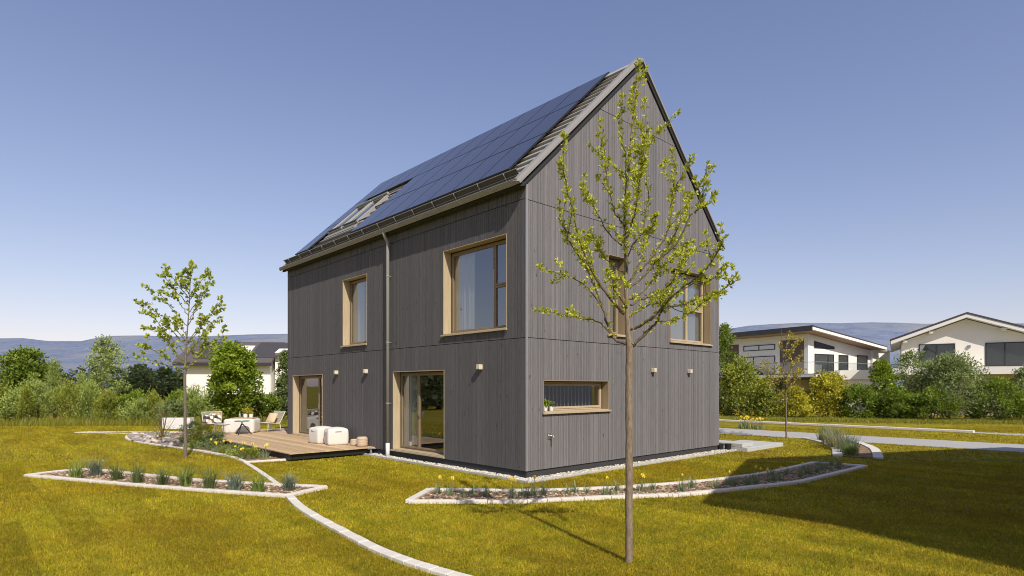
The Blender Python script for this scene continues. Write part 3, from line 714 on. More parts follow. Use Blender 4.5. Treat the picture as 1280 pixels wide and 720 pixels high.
def shrub(name, label, cat, px, top, w, D, pal, n, size=0.15, asp=0.5, style='shrub', clump=None, trunk=None, z0=0.0, group=None, stems=4, up=0.0, X=None, bark='bark_grey'):
    x, y = W((px-CX)/F*D, D) if X is None else W(X, D)
    h = CAM.z + (HY-top)/F*D; r = w/2/F*D
    o = empty(name, (x, y, 0), random.uniform(0, 6), label, cat, group)
    clump = clump or 0.26*min(r, h/2)+0.1
    n = int(n*1.45)
    P, t, d = crown_pts(n, r*0.9, z0 + clump*0.4, h-clump*0.6, style, clump, int(30+17*r*h), 1.7 if pal in ('willow', 'olive') and not trunk else 0.8)
    if up: d = d + np.array([0, 0, up])
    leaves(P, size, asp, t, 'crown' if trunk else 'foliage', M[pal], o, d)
    s = MB()
    if trunk:
        s.tube([(0, 0, -0.05), (0.02, 0.02, z0*0.5+0.2), (0.0, 0.05, z0+0.3), (0.05, 0, h*0.75)], [trunk, trunk*0.85, trunk*0.7, trunk*0.15], 8)
        for i in range(9):
            a = random.uniform(0, 6.28); zz = z0 + (h-z0)*random.uniform(0.05, 0.6)
            s.tube([(0, 0, zz), (math.cos(a)*r*0.35, math.sin(a)*r*0.35, zz+r*0.3), (math.cos(a)*r*0.7, math.sin(a)*r*0.7, zz+r*0.55)], [trunk*0.4, trunk*0.25, trunk*0.08], 5)
    else:
        for i in range(stems):
            a = random.uniform(0, 6.28)
            s.tube([(0.05*math.cos(a), 0.05*math.sin(a), -0.03), (math.cos(a)*r*0.2, math.sin(a)*r*0.2, h*0.35), (math.cos(a)*r*0.4, math.sin(a)*r*0.4, h*0.7)], [0.035, 0.025, 0.008], 5)
    s.build('trunk' if trunk else 'stems', M[bark], o)
    return o

# shrubs and trees bounding the lawn, far side of the long wall
SB = [
 ('shrub', 'low olive shrub with ragged top at the very edge of the shrub border', 'shrub', -8, 478, 70, 33, 'olive', 3600, .16, .35, 'shrub'),
 ('shrub', 'dense yellow-green shrub below the round-headed tree', 'shrub', 20, 484, 46, 32.5, 'willow', 3000, .14, .3, 'column'),
 ('shrub', 'feathery pale willow shrub beside the round-headed tree', 'shrub', 69, 443, 34, 35, 'willow', 2600, .16, .22, 'cone'),
 ('shrub', 'broad grey-green willow shrub leaning in front of the feathery one', 'shrub', 45, 469, 40, 33.5, 'willow', 3400, .16, .22, 'column'),
 ('shrub', 'brownish olive shrub at the foot of the tall pale birch', 'shrub', 90, 472, 38, 33, 'olive', 2800, .15, .25, 'column'),
 ('shrub', 'bright green willow bush standing before the tall pale birch', 'shrub', 114, 474, 38, 32.8, 'willow', 3000, .15, .25, 'cone'),
 ('shrub', 'small green shrub just beyond the tall pale birch', 'shrub', 148, 490, 44, 33.5, 'green', 2600, .14, .45, 'shrub'),
 ('shrub', 'fresh green shrub under the two dark round trees', 'shrub', 170, 481, 48, 34.5, 'bright', 3000, .14, .45, 'shrub'),
 ('shrub', 'sprawling tan-green shrub with bare stems behind the white planter box', 'shrub', 192, 486, 40, 32.5, 'olive', 2000, .14, .28, 'cone'),
 ('shrub', 'dull grey-green rounded shrub directly behind the white planter box', 'shrub', 217, 493, 40, 31.5, 'bluegreen', 2600, .13, .35, 'shrub'),
 ('shrub', 'willow bush growing below the white gabled neighbour wall', 'shrub', 246, 480, 44, 34, 'willow', 3400, .17, .25, 'shrub'),
 ('shrub', 'tall light green bush between willow bush and dense leafy tree', 'shrub', 226, 482, 40, 36, 'bright', 2800, .16, .4, 'shrub'),
 ('shrub', 'shaded green bush beside the leafy tree, near the house corner', 'shrub', 330, 482, 50, 33.5, 'green', 3000, .15, .45, 'shrub'),
 ('shrub', 'thin wispy pale shrub poking up between the birch and the round-headed tree', 'shrub', 103, 462, 22, 34.5, 'willow', 1500, .15, .2, 'cone'),
 ('shrub', 'slim upright shrub in front of the dark round-headed tree', 'shrub', 33, 476, 24, 32, 'olive', 1600, .14, .25, 'cone'),
 ('shrub', 'slim olive shrub between bright willow bush and small green shrub', 'shrub', 134, 484, 30, 32.2, 'olive', 1900, .14, .25, 'column'),
 ('shrub', 'low leafy shrub rounding off the row beside the planter box', 'shrub', 172, 494, 40, 32, 'willow', 2200, .13, .3, 'shrub'),
]
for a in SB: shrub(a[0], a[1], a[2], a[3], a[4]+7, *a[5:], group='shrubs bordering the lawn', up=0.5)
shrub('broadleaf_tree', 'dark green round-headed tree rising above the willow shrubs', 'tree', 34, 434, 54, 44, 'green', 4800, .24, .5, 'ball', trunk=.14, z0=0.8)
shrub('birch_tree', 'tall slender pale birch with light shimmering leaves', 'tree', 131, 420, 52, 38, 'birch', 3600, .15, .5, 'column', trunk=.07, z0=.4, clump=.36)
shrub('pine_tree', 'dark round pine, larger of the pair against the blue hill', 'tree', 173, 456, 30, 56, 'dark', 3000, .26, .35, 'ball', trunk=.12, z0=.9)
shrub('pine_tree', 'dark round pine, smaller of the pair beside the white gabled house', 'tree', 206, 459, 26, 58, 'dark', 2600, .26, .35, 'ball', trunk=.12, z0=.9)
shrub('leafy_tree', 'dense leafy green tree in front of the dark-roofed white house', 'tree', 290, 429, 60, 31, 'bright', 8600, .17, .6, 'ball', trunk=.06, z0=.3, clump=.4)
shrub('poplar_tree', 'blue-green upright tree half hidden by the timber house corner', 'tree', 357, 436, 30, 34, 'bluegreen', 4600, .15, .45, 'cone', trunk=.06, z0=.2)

# shrubs beyond the path, gable side
SR = [
 ('conifer_tree', 'tall narrow green tree peeking past the gable wall', 'tree', 905, 404, 34, 40, 'green', 3600, .17, .4, 'column'),
 ('shrub', 'big rounded olive shrub with yellow young growth beside the gable wall', 'shrub', 926, 452, 56, 39, 'olive', 5200, .16, .5, 'shrub'),
 ('shrub', 'low olive shrub filling the gap below the flat-roofed house door', 'shrub', 957, 476, 34, 38, 'olive', 2600, .15, .5, 'shrub'),
 ('shrub', 'dark leaved shrub with yellow tips next to the spindly young tree', 'shrub', 992, 484, 46, 37.5, 'yellow', 3200, .14, .5, 'shrub'),
 ('shrub', 'bright yellow leaved bush in front of the modern balcony', 'shrub', 1034, 464, 54, 38, 'yellow', 5000, .15, .55, 'shrub'),
 ('shrub', 'mid green spreading bush between the yellow bush and upright bright bush', 'shrub', 1071, 480, 52, 37, 'green', 4000, .15, .5, 'shrub'),
 ('shrub', 'upright fresh green bush with pointed tip below the white annex', 'shrub', 1102, 451, 36, 38, 'bright', 3800, .15, .6, 'column'),
 ('shrub', 'low dull green bush at the foot of the loose tall shrub', 'shrub', 1122, 484, 50, 36, 'green', 3600, .15, .45, 'shrub'),
 ('shrub', 'tall loose shrub with grey-green sprays before the white gable', 'shrub', 1142, 436, 46, 38.5, 'bluegreen', 2900, .17, .4, 'ball'),
 ('shrub', 'largest grey-green bush, wide and loose under the white gable windows', 'shrub', 1190, 440, 92, 36, 'bluegreen', 8200, .16, .42, 'shrub'),
 ('shrub', 'brownish low shrub in front of the largest grey-green bush', 'shrub', 1165, 484, 60, 35, 'green', 3800, .14, .45, 'shrub'),
 ('shrub', 'dome shaped green bush at the end of the row under the balcony', 'shrub', 1248, 473, 66, 35, 'green', 5200, .15, .5, 'shrub'),
 ('shrub', 'dark shrub with upright shoots against the white gable house wall', 'shrub', 1284, 456, 40, 38, 'bluegreen', 2600, .16, .45, 'column'),
 ('shrub', 'deep green bush last in the row beyond the dome shaped one', 'shrub', 1312, 470, 70, 35, 'green', 4200, .15, .5, 'shrub'),
]
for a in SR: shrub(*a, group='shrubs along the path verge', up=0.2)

# far woods: one mass
P, T = [], []
for i in range(150):
    if i < 60: X, Y = RNG.uniform(-115, -38), RNG.uniform(85, 120)
    elif i < 100: X, Y = RNG.uniform(-75, -29), 0; Y = 24 + 8*RNG.random() + (X+75)*-0.05; 
    else: X, Y = RNG.uniform(25, 150), RNG.uniform(95, 140)
    if 60 <= i < 100 and X/Y > -1.02: X = -1.15*Y
    h = RNG.uniform(2.8, 5.6) if not 60 <= i < 100 else RNG.uniform(2.5, 5.5); r = h*RNG.uniform(0.4, 0.7)
    p, t, d = crown_pts(420, r, 0.2, h, 'shrub', 0.35*r, 22); x, y = W(X, Y); p[:, 0] += x; p[:, 1] += y; P.append(p); T.append(t - 0.1 + RNG.normal(0, 0.1))
M['woods'] = leafmat('far_woods_leaf', (0.03, 0.05, 0.02), (0.13, 0.16, 0.06))
tag(leaves(np.concatenate(P), 0.55, 0.7, np.concatenate(T), 'distant_woods', M['woods'], None), kind='stuff')

# rough grass at the foot of the shrubs
def rough(n, pts, w, h0, h1, bw=0.03):
    pts = [np.array(p) for p in pts]; i = RNG.integers(0, len(pts)-1, n); f = RNG.random(n)
    A = np.array(pts)[i]; B = np.array(pts)[i+1]; P = A+(B-A)*f[:, None] + RNG.normal(0, w, (n, 2))
    a = RNG.uniform(0, 2*np.pi, n); h = RNG.uniform(h0, h1, n); V = np.zeros((n, 3, 3)); ww = bw*RNG.uniform(.5, 1.2, n)
    V[:, 0, :2] = P - np.stack([np.cos(a), np.sin(a)], 1)*ww[:, None]/2; V[:, 1, :2] = P + np.stack([np.cos(a), np.sin(a)], 1)*ww[:, None]/2
    V[:, 2, :2] = P + RNG.normal(0, 0.25, (n, 2))*h[:, None]; V[:, 2, 2] = h; t = RNG.random(n)
    tag(np_mesh('rough_grass', V.reshape(-1, 3), np.arange(3*n).reshape(-1, 3), np.stack([t*.3, t*.3, .2+t*.8], 1).ravel(), M['meadow']), kind='stuff')
vw = lambda px, D: W((px-CX)/F*D, D)
rough(9000, [vw(-60, 31.4), vw(60, 31.5), vw(160, 31.8), vw(250, 32.1), vw(350, 32.3)], 0.8, 0.06, 0.5)
rough(26000, [vw(880, 37.5), vw(1000, 36.2), vw(1130, 34.6), vw(1300, 33.4)], 1.1, 0.05, 0.2, 0.04)

# ------------------------------------------------------------------ young trees
def young_tree(name, label, base, D, trunk, tips, pal, bark, leaf, asp, nleaf, tr, br, bow=0.35, cluster=5, free=0.0):
    b0 = at(base[0], base[1], D); o = empty(name, (b0.x, b0.y, 0), 0, label, 'tree')
    loc = lambda px, py, d: at(px, py, D+d) - Vector((b0.x, b0.y, 0))
    tp = [loc(px, py, d) for px, py, d in trunk]; tp[0].z = -0.05; tp.insert(1, tp[0].lerp(tp[1], 0.07))
    n = len(tp); rad = [tr*(1 - 0.25*i/max(1, n-1)) if tp[i].z < tp[-1].z*0.45 else tr*max(0.10, 0.85*(1-(tp[i].z/tp[-1].z))+0.1) for i in range(n)]; rad[0] *= 1.22
    # resample the trunk smoothly
    q = []; rq = []
    for i in range(n-1):
        for k in range(6):
            t = k/6; q.append(tp[i].lerp(tp[i+1], t) + Vector((random.gauss(0, tr*0.05), random.gauss(0, tr*0.05), 0))); rq.append(rad[i]*(1-t)+rad[i+1]*t)
    q.append(tp[-1]); rq.append(rad[-1])
    mb = MB().tube(q, rq, 12, jit=0.05)
    P, T, Dr = [], [], []
    def grow(poly, r0, dens):
        L = 0
        for a, b in zip(poly[:-1], poly[1:]):
            d = (b-a); L += d.length
        run = 0
        for a, b in zip(poly[:-1], poly[1:]):
            d = b-a; m_ = max(1, int(d.length*dens))
            for k in range(m_):
                f = random.random(); s = (run+f*d.length)/L
                if random.random() > 0.2+0.9*s: continue
                c = a + d*f; off = Vector((random.gauss(0, 1), random.gauss(0, 1), random.gauss(0, 1))).normalized()
                for j in range(random.randint(2, cluster)):
                    dd = off*0.9 + d.normalized()*0.6 + Vector((random.gauss(0, .45), random.gauss(0, .45), random.gauss(0.25, .4)))
                    P.append((c + off*random.uniform(0, leaf*0.8))[:]); Dr.append(dd[:]); T.append(random.gauss(0.5, 0.22))
            run += d.length
        c = poly[-1]; e = (poly[-1]-poly[-2]).normalized()
        for j in range(cluster*2):
            P.append(c[:]); Dr.append((e + Vector((random.gauss(0, .6), random.gauss(0, .6), random.gauss(0, .6))))[:]); T.append(random.gauss(0.6, 0.2))
    bm_ = MB()
    for tip in tips:
        pts, dend, r0, twigs = tip
        m_ = len(pts); poly = [loc(px, py, dend*(i/(m_-1))**1.2) for i, (px, py) in enumerate(pts)]
        Q = []
        for i in range(m_-1):
            p0, p1, p2, p3 = poly[max(i-1, 0)], poly[i], poly[i+1], poly[min(i+2, m_-1)]
            for k in range(5):
                t = k/5; Q.append(0.5*((2*p1)+(p2-p0)*t+(2*p0-5*p1+4*p2-p3)*t*t+(3*p1-p0-3*p2+p3)*t**3) + Vector((random.gauss(0, .006), random.gauss(0, .006), random.gauss(0, .006)))*(1 if D < 10 else 2))
        Q.append(poly[-1]); nQ = len(Q)
        bm_.tube(Q, [r0*(1-0.82*i/(nQ-1)) for i in range(nQ)], 6)
        grow(Q, r0, nleaf)
        tot = sum((Q[i+1]-Q[i]).length for i in range(nQ-1))
        for _ in range(twigs):
            i = random.randint(int(nQ*0.3), nQ-2); a = Q[i]; ax = (Q[i+1]-Q[i]).normalized()
            dd = (ax + Vector((random.gauss(0, .75), random.gauss(0, .75), random.gauss(0.25, .45)))).normalized(); l = random.uniform(0.08, 0.24)*tot
            tw = [a, a+dd*l*0.5+Vector((0, 0, l*0.05)), a+dd*l+Vector((0, 0, l*0.18))]
            bm_.tube(tw, [r0*0.3, r0*0.2, r0*0.1], 5); grow(tw, r0*.3, nleaf*1.1)
    mb.build('trunk', M[bark], o, smooth=True)
    bm_.build('branches', M['bark_dark' if D < 10 else bark], o, smooth=True)
    leaves(np.array(P), leaf, asp, np.array(T), 'crown', M[pal], o, np.array(Dr), wild=0.35, bend=0.1)
    return o
FT = [  # branch polylines of the near tree: picture points, depth reached at the tip, base radius, twigs
 ([(783,430),(765,419),(753,386),(738,345),(718,312),(702,277),(700,252)], 0.75, .020, 5),
 ([(779,393),(759,368),(742,343),(728,312),(717,270),(707,226),(702,200)], -0.55, .017, 5),
 ([(764,418),(745,401),(722,398),(698,392),(671,388)], -0.35, .009, 2),
 ([(752,383),(735,360),(715,347),(697,342),(674,333)], 0.2, .008, 2),
 ([(787,413),(803,405),(816,397),(835,376),(858,356),(876,342),(893,323),(905,298)], -0.8, .019, 5),
 ([(791,432),(806,417),(821,403),(827,389),(840,384),(866,380),(893,368),(922,350)], -0.45, .018, 6),
 ([(788,381),(803,374),(818,368),(837,356),(846,340),(860,318),(883,305)], 0.9, .013, 5),
 ([(788,360),(806,343),(818,329),(837,304),(850,279),(860,252),(866,240)], 0.5, .014, 6),
 ([(786,355),(797,335),(804,315),(806,280),(810,245),(806,205),(811,162)], 0.9, .014, 6),
 ([(782,302),(789,281),(795,262),(800,227),(804,200),(806,172)], -0.7, .011, 6),
 ([(781,284),(775,275),(768,264),(761,235),(756,192),(749,168)], -0.4, .011, 5),
 ([(777,306),(762,292),(748,268),(737,247),(727,230)], 0.35, .010, 4),
 ([(781,262),(782,230),(782,197),(776,168),(772,146)], 0.25, .010, 5),
 ([(800,340),(818,318),(834,290),(840,256),(842,228),(845,210),(839,188)], 0.1, .013, 6),
 ([(822,325),(846,304),(862,272),(874,258),(880,226),(884,205)], -0.25, .012, 5),
 ([(784,345),(766,332),(752,318),(745,300),(735,296)], 0.8, .008, 5),
 ([(784,375),(800,368),(815,352),(824,338),(840,322),(852,316)], 1.0, .010, 6),
 ([(786,398),(795,390),(812,380),(824,372),(832,374)], 0.9, .008, 4),
 ([(785,385),(776,374),(768,362),(764,345),(758,338)], -0.8, .008, 4),
 ([(784,320),(792,305),(803,292),(816,283),(822,268)], -0.5, .008, 5),
 ([(782,270),(787,255),(794,243),(796,226),(792,212)], 0.4, .007, 5),
 ([(858,356),(880,352),(896,346),(908,330)], -0.6, .007, 3),
 ([(840,384),(862,392),(880,378),(905,366)], -0.9, .006, 2),
 ([(781,268),(784,225),(790,162),(793,126),(797,90)], 0.02, .009, 6),
 ([(783,340),(782,310),(781,280),(782,250)], -0.05, .008, 7),
]
young_tree('young_tree', 'slim young tree with fresh yellow-green leaves in front of the gable wall', (786, 703), 6.87,
   [(786,703,0),(786,640,0),(786.5,560,0),(786,480,0),(787,435,0),(784,395,0),(782.5,345,0.02),(781.5,300,0.05),(781,258,0.05),(785,215,0.02),(790,160,0),(793,122,0),(798.5,76,0)],
   FT, 'spring', 'bark', 0.045, 0.43, 72, 0.045, 1, cluster=8)
# leaves up the leader
LT = []
for i, (tx, ty) in enumerate([(176,390),(178,381),(189,363),(198,344),(208,342),(224,344),(267,353),(260,341),(279,382),(276,401),(270,391),(258,369),(174,431),(172,447),(267,427),(281,423),(240,330),(228,352),(215,368),(250,380),(205,395),(190,410),(262,410),(222,400),(246,356),(200,420),(233,338)]):
    by = min(462, ty + 14 + 0.7*abs(tx-233)); bx = 232 + (460-by)*0.055
    LT.append(([(bx, by), (bx*0.55+tx*0.45, by*0.45+ty*0.55+2), (tx*0.8+bx*0.2, ty+3), (tx, ty)], random.uniform(-1.1, 1.1), .014, 4))
young_tree('young_tree', 'young tree with rounded light green leaves in the lawn near the slate bed', (232, 572), 17.0,
   [(232,572,0),(231.5,520,0),(231,470,0),(233,430,0),(236,390,0),(238,350,0),(240,324,0)], LT, 'lime', 'bark_grey', 0.082, 0.75, 23, 0.045, 1, cluster=6)
RT = []
for i in range(26):
    ty = random.uniform(412, 486); tx = 981 + random.choice((-1, 1))*random.uniform(4, 30)*min(1, (ty-395)/35)*(1 if ty < 470 else 0.7); by = min(500, ty + 12 + 0.6*abs(tx-982))
    RT.append(([(982, by), ((982+tx)/2, by*0.4+ty*0.6), (tx, ty)], random.uniform(-0.9, 0.9), .012, 3))
young_tree('young_tree', 'spindly young tree with sparse yellowish leaves standing by the path', (983, 548), 23.2,
   [(983,548,0),(982.5,515,0),(982,480,0),(979,450,0),(977,420,0),(976,404,0)], RT, 'sparse', 'bark_grey', 0.07, 0.6, 22, 0.036, 1, cluster=5)

# bare twiggy shrub among the slate
bx = ground(203, 549.5); o = empty('bare_shrub', (bx.x, bx.y, 0), 0, 'small bare shrub of brown forking twigs among the slate stones', 'shrub')
s = MB()
for i in range(9):
    a = random.uniform(0, 6.28); l = random.uniform(0.5, 1.25); sp = random.uniform(0.15, 0.65)
    p = [Vector((0, 0, 0)), Vector((math.cos(a)*sp*0.35, math.sin(a)*sp*0.35, l*0.35)), Vector((math.cos(a)*sp*0.9, math.sin(a)*sp*0.9, l*0.7)), Vector((math.cos(a)*sp*1.3, math.sin(a)*sp*1.3, l))]
    s.tube(p, [0.018, 0.013, 0.009, 0.004], 5)
    for k in range(3):
        q = p[1].lerp(p[3], random.random()); s.tube([q, q+Vector((random.gauss(0, .2), random.gauss(0, .2), random.uniform(.1, .35)))], [0.006, 0.003], 4)
s.build('stems', M['twig'], o)
P = np.stack([RNG.normal(0, .18, 160), RNG.normal(0, .18, 160), RNG.uniform(.05, .45, 160)], 1)
leaves(P, 0.07, 0.5, RNG.random(160), 'foliage', M['olive'], o)

# ------------------------------------------------------------------ bed plants
def tuft(n, h0, h1, spread, w, curve=0.5, seg=3, r0=0.04):
    V, Fc, T = [], [], []
    for i in range(n):
        a = random.uniform(0, 6.28); h = random.uniform(h0, h1); s = spread*random.random()**0.7; b = random.uniform(0, 6.28); rr = r0*random.random()
        bx, by = rr*math.cos(b), rr*math.sin(b); pa = a + 1.57; ww = w*random.uniform(.6, 1.2); base = len(V); t = random.random()
        for k in range(seg+1):
            f = k/seg; out = s*h*(f**(1+curve)); z = h*(f - 0.25*s*f*f); wk = ww*(1-f*0.9)/2
            x, y = bx+math.cos(a)*out, by+math.sin(a)*out
            V += [(x-math.cos(pa)*wk, y-math.sin(pa)*wk, z), (x+math.cos(pa)*wk, y+math.sin(pa)*wk, z)]; T += [0.15*f+0.25+0.5*t]*2
        for k in range(seg): q = base+2*k; Fc.append((q, q+1, q+3, q+2))
    return np.array(V), np.array(Fc), np.array(T)
M['spike_green'] = leafmat('spike_green', (0.08, 0.12, 0.02), (0.30, 0.38, 0.10), 0.3)
M['spike_blue'] = leafmat('spike_blue', (0.08, 0.11, 0.08), (0.26, 0.31, 0.24), 0.25)
M['spike_dark'] = leafmat('spike_dark', (0.05, 0.075, 0.02), (0.2, 0.25, 0.09), 0.3)
M['daff'] = leafmat('daffodil_leaf', (0.09, 0.125, 0.065), (0.33, 0.39, 0.22), 0.3)
M['plume'] = leafmat('grass_plume', (0.16, 0.17, 0.08), (0.45, 0.43, 0.26), 0.3)
M['petal'] = simple('yellow_petal', (0.85, 0.68, 0.06), 0.6); M['petal2'] = simple('deep_yellow_cup', (0.84, 0.54, 0.02), 0.6)
def grass_clump(name, label, cat, loc, n, h0, h1, spread, w, m, group=None, r0=0.05):
    o = empty(name, loc, random.uniform(0, 6), label, cat, group); V, Fc, T = tuft(n, h0, h1, spread, w, r0=r0)
    np_mesh('leaves', V, Fc, T, M[m], o); return o
spk = [(95,598,'spike_green',.42),(120,595,'spike_blue',.46),(146.5,600,'spike_dark',.42),(172,604,'spike_dark',.46),(203,606,'spike_dark',.42),(232.5,607,'spike_green',.50),(262,612,'spike_dark',.50),(294,613.7,'spike_blue',.44),(323,616,'spike_green',.38),(360.6,612.5,'spike_blue',.36)]
nm = {'spike_green': 'fresh green', 'spike_blue': 'blue-grey', 'spike_dark': 'dull green'}
od = ['first', 'second', 'third', 'fourth', 'fifth', 'sixth', 'seventh', 'eighth', 'ninth', 'tenth']
for i, (px, py, m, h) in enumerate(spk):
    p = ground(px, py, 0.02)
    grass_clump('spiky_plant', f'{nm[m]} spiky plant, {od[i]} from the far pointed end of its mulch bed', 'plant', (p.x, p.y, 0.02), 120 if m != 'spike_blue' else 150, h*.4, h*1.18, .95, 0.022, m, 'spiky plants in the pointed bed', r0=0.11)
for i in range(11):
    f = (i+0.5)/11; x = 9.95 + 5.0*f; y = -3.5 + 2.55*f**0.9 + random.uniform(-.22, .22)
    grass_clump('ornamental_grass', 'tall grey-green ornamental grass in the short bed beside the path', 'grass', (x, y, 0.02), 170, .3, .72 if i else .45, .75, 0.018, ('plume', 'spike_blue', 'spike_dark', 'plume')[i % 4] if i else 'spike_green', 'ornamental grasses in the short bed', r0=0.2)
def flower_mb(c, yaw, s):
    pet, cup = MB(), MB(); d = Vector((math.cos(yaw), math.sin(yaw), 0.12)).normalized(); a = Vector((-d.y, d.x, 0)).normalized(); b = d.cross(a)
    for k in range(6):
        w = k*math.pi/3; u = a*math.cos(w)+b*math.sin(w); v = d.cross(u)
        pet.add([c, c+u*s*0.55+v*s*0.3+d*s*.05, c+u*s*1.1+d*s*.1, c+u*s*0.55-v*s*0.3+d*s*.05], [(0, 1, 2, 3)])
    cup.tube([c, c+d*s*0.35, c+d*s*0.7], [s*0.28, s*0.3, s*0.42], 8, cap=False)
    return pet, cup
def daffodil(nfl, h, seed, label, small=False):
    random.seed(seed); o = empty('daffodil', (0, 0, 0), 0, label, 'flower'); V, Fc, T = tuft(random.randint(24, 34) if not small else 14, h*.4, h, .8, 0.02, 0.8, r0=0.1)
    np_mesh('leaves', V, Fc, T, M['daff'], o)
    for i in range(nfl):
        a = random.uniform(0, 6.28); r = random.uniform(.02, .08); H = h*random.uniform(1.05, 1.3); top = Vector((math.cos(a)*r*1.6, math.sin(a)*r*1.6, H))
        st = MB().tube([(math.cos(a)*r*.5, math.sin(a)*r*.5, 0), (math.cos(a)*r, math.sin(a)*r, H*.6), top], [.005, .004, .004], 5)
        yaw = math.atan2(-.73, -.68) + random.uniform(-1.0, 1.0) - 0
        pet, cup = flower_mb(top, yaw, 0.038)
        f = pet.build('flower', M['petal'], o); cup.build('trumpet', M['petal2'], f); st.build('stalk', M['daff'], f)
    return o
LBL = {0: 'leafy daffodil clump without open blooms', 1: 'daffodil clump carrying one yellow bloom', 2: 'daffodil clump carrying two yellow blooms', 3: 'daffodil clump carrying three yellow blooms', -1: 'small sprouting daffodil leaves'}
protos = {k: daffodil(max(0, k), .27 if k >= 0 else .16, 40+k, LBL[k], k < 0) for k in LBL}
used = set(); random.seed(21)
def plant_daff(k, x, y, where, group, s=1.0, z=0.02):
    o = protos[k] if k not in used else copy_tree(protos[k]); used.add(k)
    o.location = (x, y, z); o.rotation_euler = (0, 0, random.uniform(-.6, .6)); s *= random.uniform(.85, 1.15); o.scale = (s, s, s)
    o['label'] = LBL[k] + ' ' + where; o['group'] = group
def along(l, f):
    P = [Vector((p[0], p[1])) for p in l]; L = [(P[i+1]-P[i]).length for i in range(len(P)-1)]; t = f*sum(L)
    for i, d in enumerate(L):
        if t <= d: return P[i].lerp(P[i+1], t/d)
        t -= d
    return P[-1]
kinds = [1, 1, 0, 0, 0, -1, 3, 0, 1, 0, -1, 0, 0, 0, 1, -1, 0, 0, 2, 0, -1, 0, 1, 0, 0, 0, -1, 1, 0, 0, 2, 0, 3, 0, 1, -1, 0, 0, 0, 1, 0, 0, 0, 0, 0, 0, 0, 1, 0, 0, 0]
for i, k in enumerate(kinds):
    f = (i+0.8)/(len(kinds)+0.4); a, b = along(F_rear, f), along(F_front, min(1, f*0.97+0.03)); p = a.lerp(b, random.uniform(.22, .72))
    plant_daff(k, p.x, p.y, 'in the long curved bed', 'daffodils in the long curved bed', 0.95)
for i, (px, py, k) in enumerate([(262,562,1),(269,565,1),(273,566.5,3),(278,566,0),(283,565,2),(287,567,1),(293,570,1),(302,574,2),(311,574,0),(318,572,1),(313,565,1),(327,570,0),(321,573,-1),(332,567,1),(341,572,2),(346,571,1),(298,569,0),(306,567,1)]):
    p = ground(px, py, .02); x = min(p.x, -2.78); plant_daff(k, x, p.y, 'beside the timber terrace', 'daffodils beside the terrace', 1.05)
for i, (px, k) in enumerate([(926, 2), (930, 3), (935, 3), (940, 3), (944, 3), (949, 2), (952, 3), (921, 1)]):
    p = ground(px, 536.0+random.uniform(-.6, .4), .02); plant_daff(k, max(p.x, 18.5), p.y, 'in the grass beyond the path', 'daffodils beyond the path', 1.5)
random.seed(5)
for (px, py, hh, ww, pal, lab) in [(268, 553, .75, .95, 'bluegreen', 'rounded grey-green bush at the corner of slate and terrace'), (281, 555, .68, .7, 'olive', 'brownish bush in the middle of the terrace bed'), (291, 558.5, .55, .75, 'bluegreen', 'low grey-green bush touching the terrace edge'), (246, 557, .35, .6, 'olive', 'low sprawling plant behind the rounded light green tree trunk')]:
    p = ground(px, py); x = min(p.x, -2.75-ww*.3); o = empty('small_bush', (x, p.y, 0), 0, lab, 'bush'); P, t, d = crown_pts(1500, ww/2, .05, hh, 'shrub', .13, 26)
    leaves(P, .06, .4, t, 'foliage', M[pal], o, d); s = MB()
    for i in range(5): a = random.uniform(0, 6.28); s.tube([(0, 0, 0), (math.cos(a)*ww*.3, math.sin(a)*ww*.3, hh*.7)], [.012, .004], 5)
    s.build('stems', M['twig'], o)
# slate stones
def stone(seed):
    bm = bmesh.new(); bmesh.ops.create_icosphere(bm, subdivisions=2, radius=1.0); rr = random.Random(seed)
    dirs = [Vector((rr.gauss(0, 1), rr.gauss(0, 1), rr.gauss(0, 1))).normalized() for _ in range(9)]
    for v in bm.verts:
        for d in dirs:
            e = v.co.dot(d)-0.62
            if e > 0: v.co -= d*e
    me = bpy.data.meshes.new('slate_stone'); bm.to_mesh(me); bm.free()
    a = me.attributes.new('tint', 'FLOAT', 'POINT'); a.data.foreach_set('value', [rr.random()]*len(me.vertices)); me.materials.append(M['slate']); return me
sm = [stone(i) for i in range(10)]
B_in = B_poly
n = 0; tries = 0
while n < 190 and tries < 4000:
    tries += 1; px, py = random.uniform(162, 268), random.uniform(542, 560); p = ground(px, py)
    if not in_poly(np.array([[p.x, p.y]]), B_in)[0] or p.x > -2.7: continue
    if py > 554 + (px-170)*0.03 and random.random() < .6: continue
    o = bpy.data.objects.new('slate_stone', sm[n % 10]); COL.objects.link(o); s = random.uniform(.05, .14)
    o.location = (p.x, p.y, .02+s*.25); o.rotation_euler = (random.uniform(-.3, .3), random.uniform(-.3, .3), random.uniform(0, 6)); o.scale = (s*random.uniform(.8, 1.5), s, s*random.uniform(.4, .8))
    tag(o, 'rough slate stone lying in the planting bed by the bare shrub', 'stone', 'slate stones in the terrace bed'); n += 1

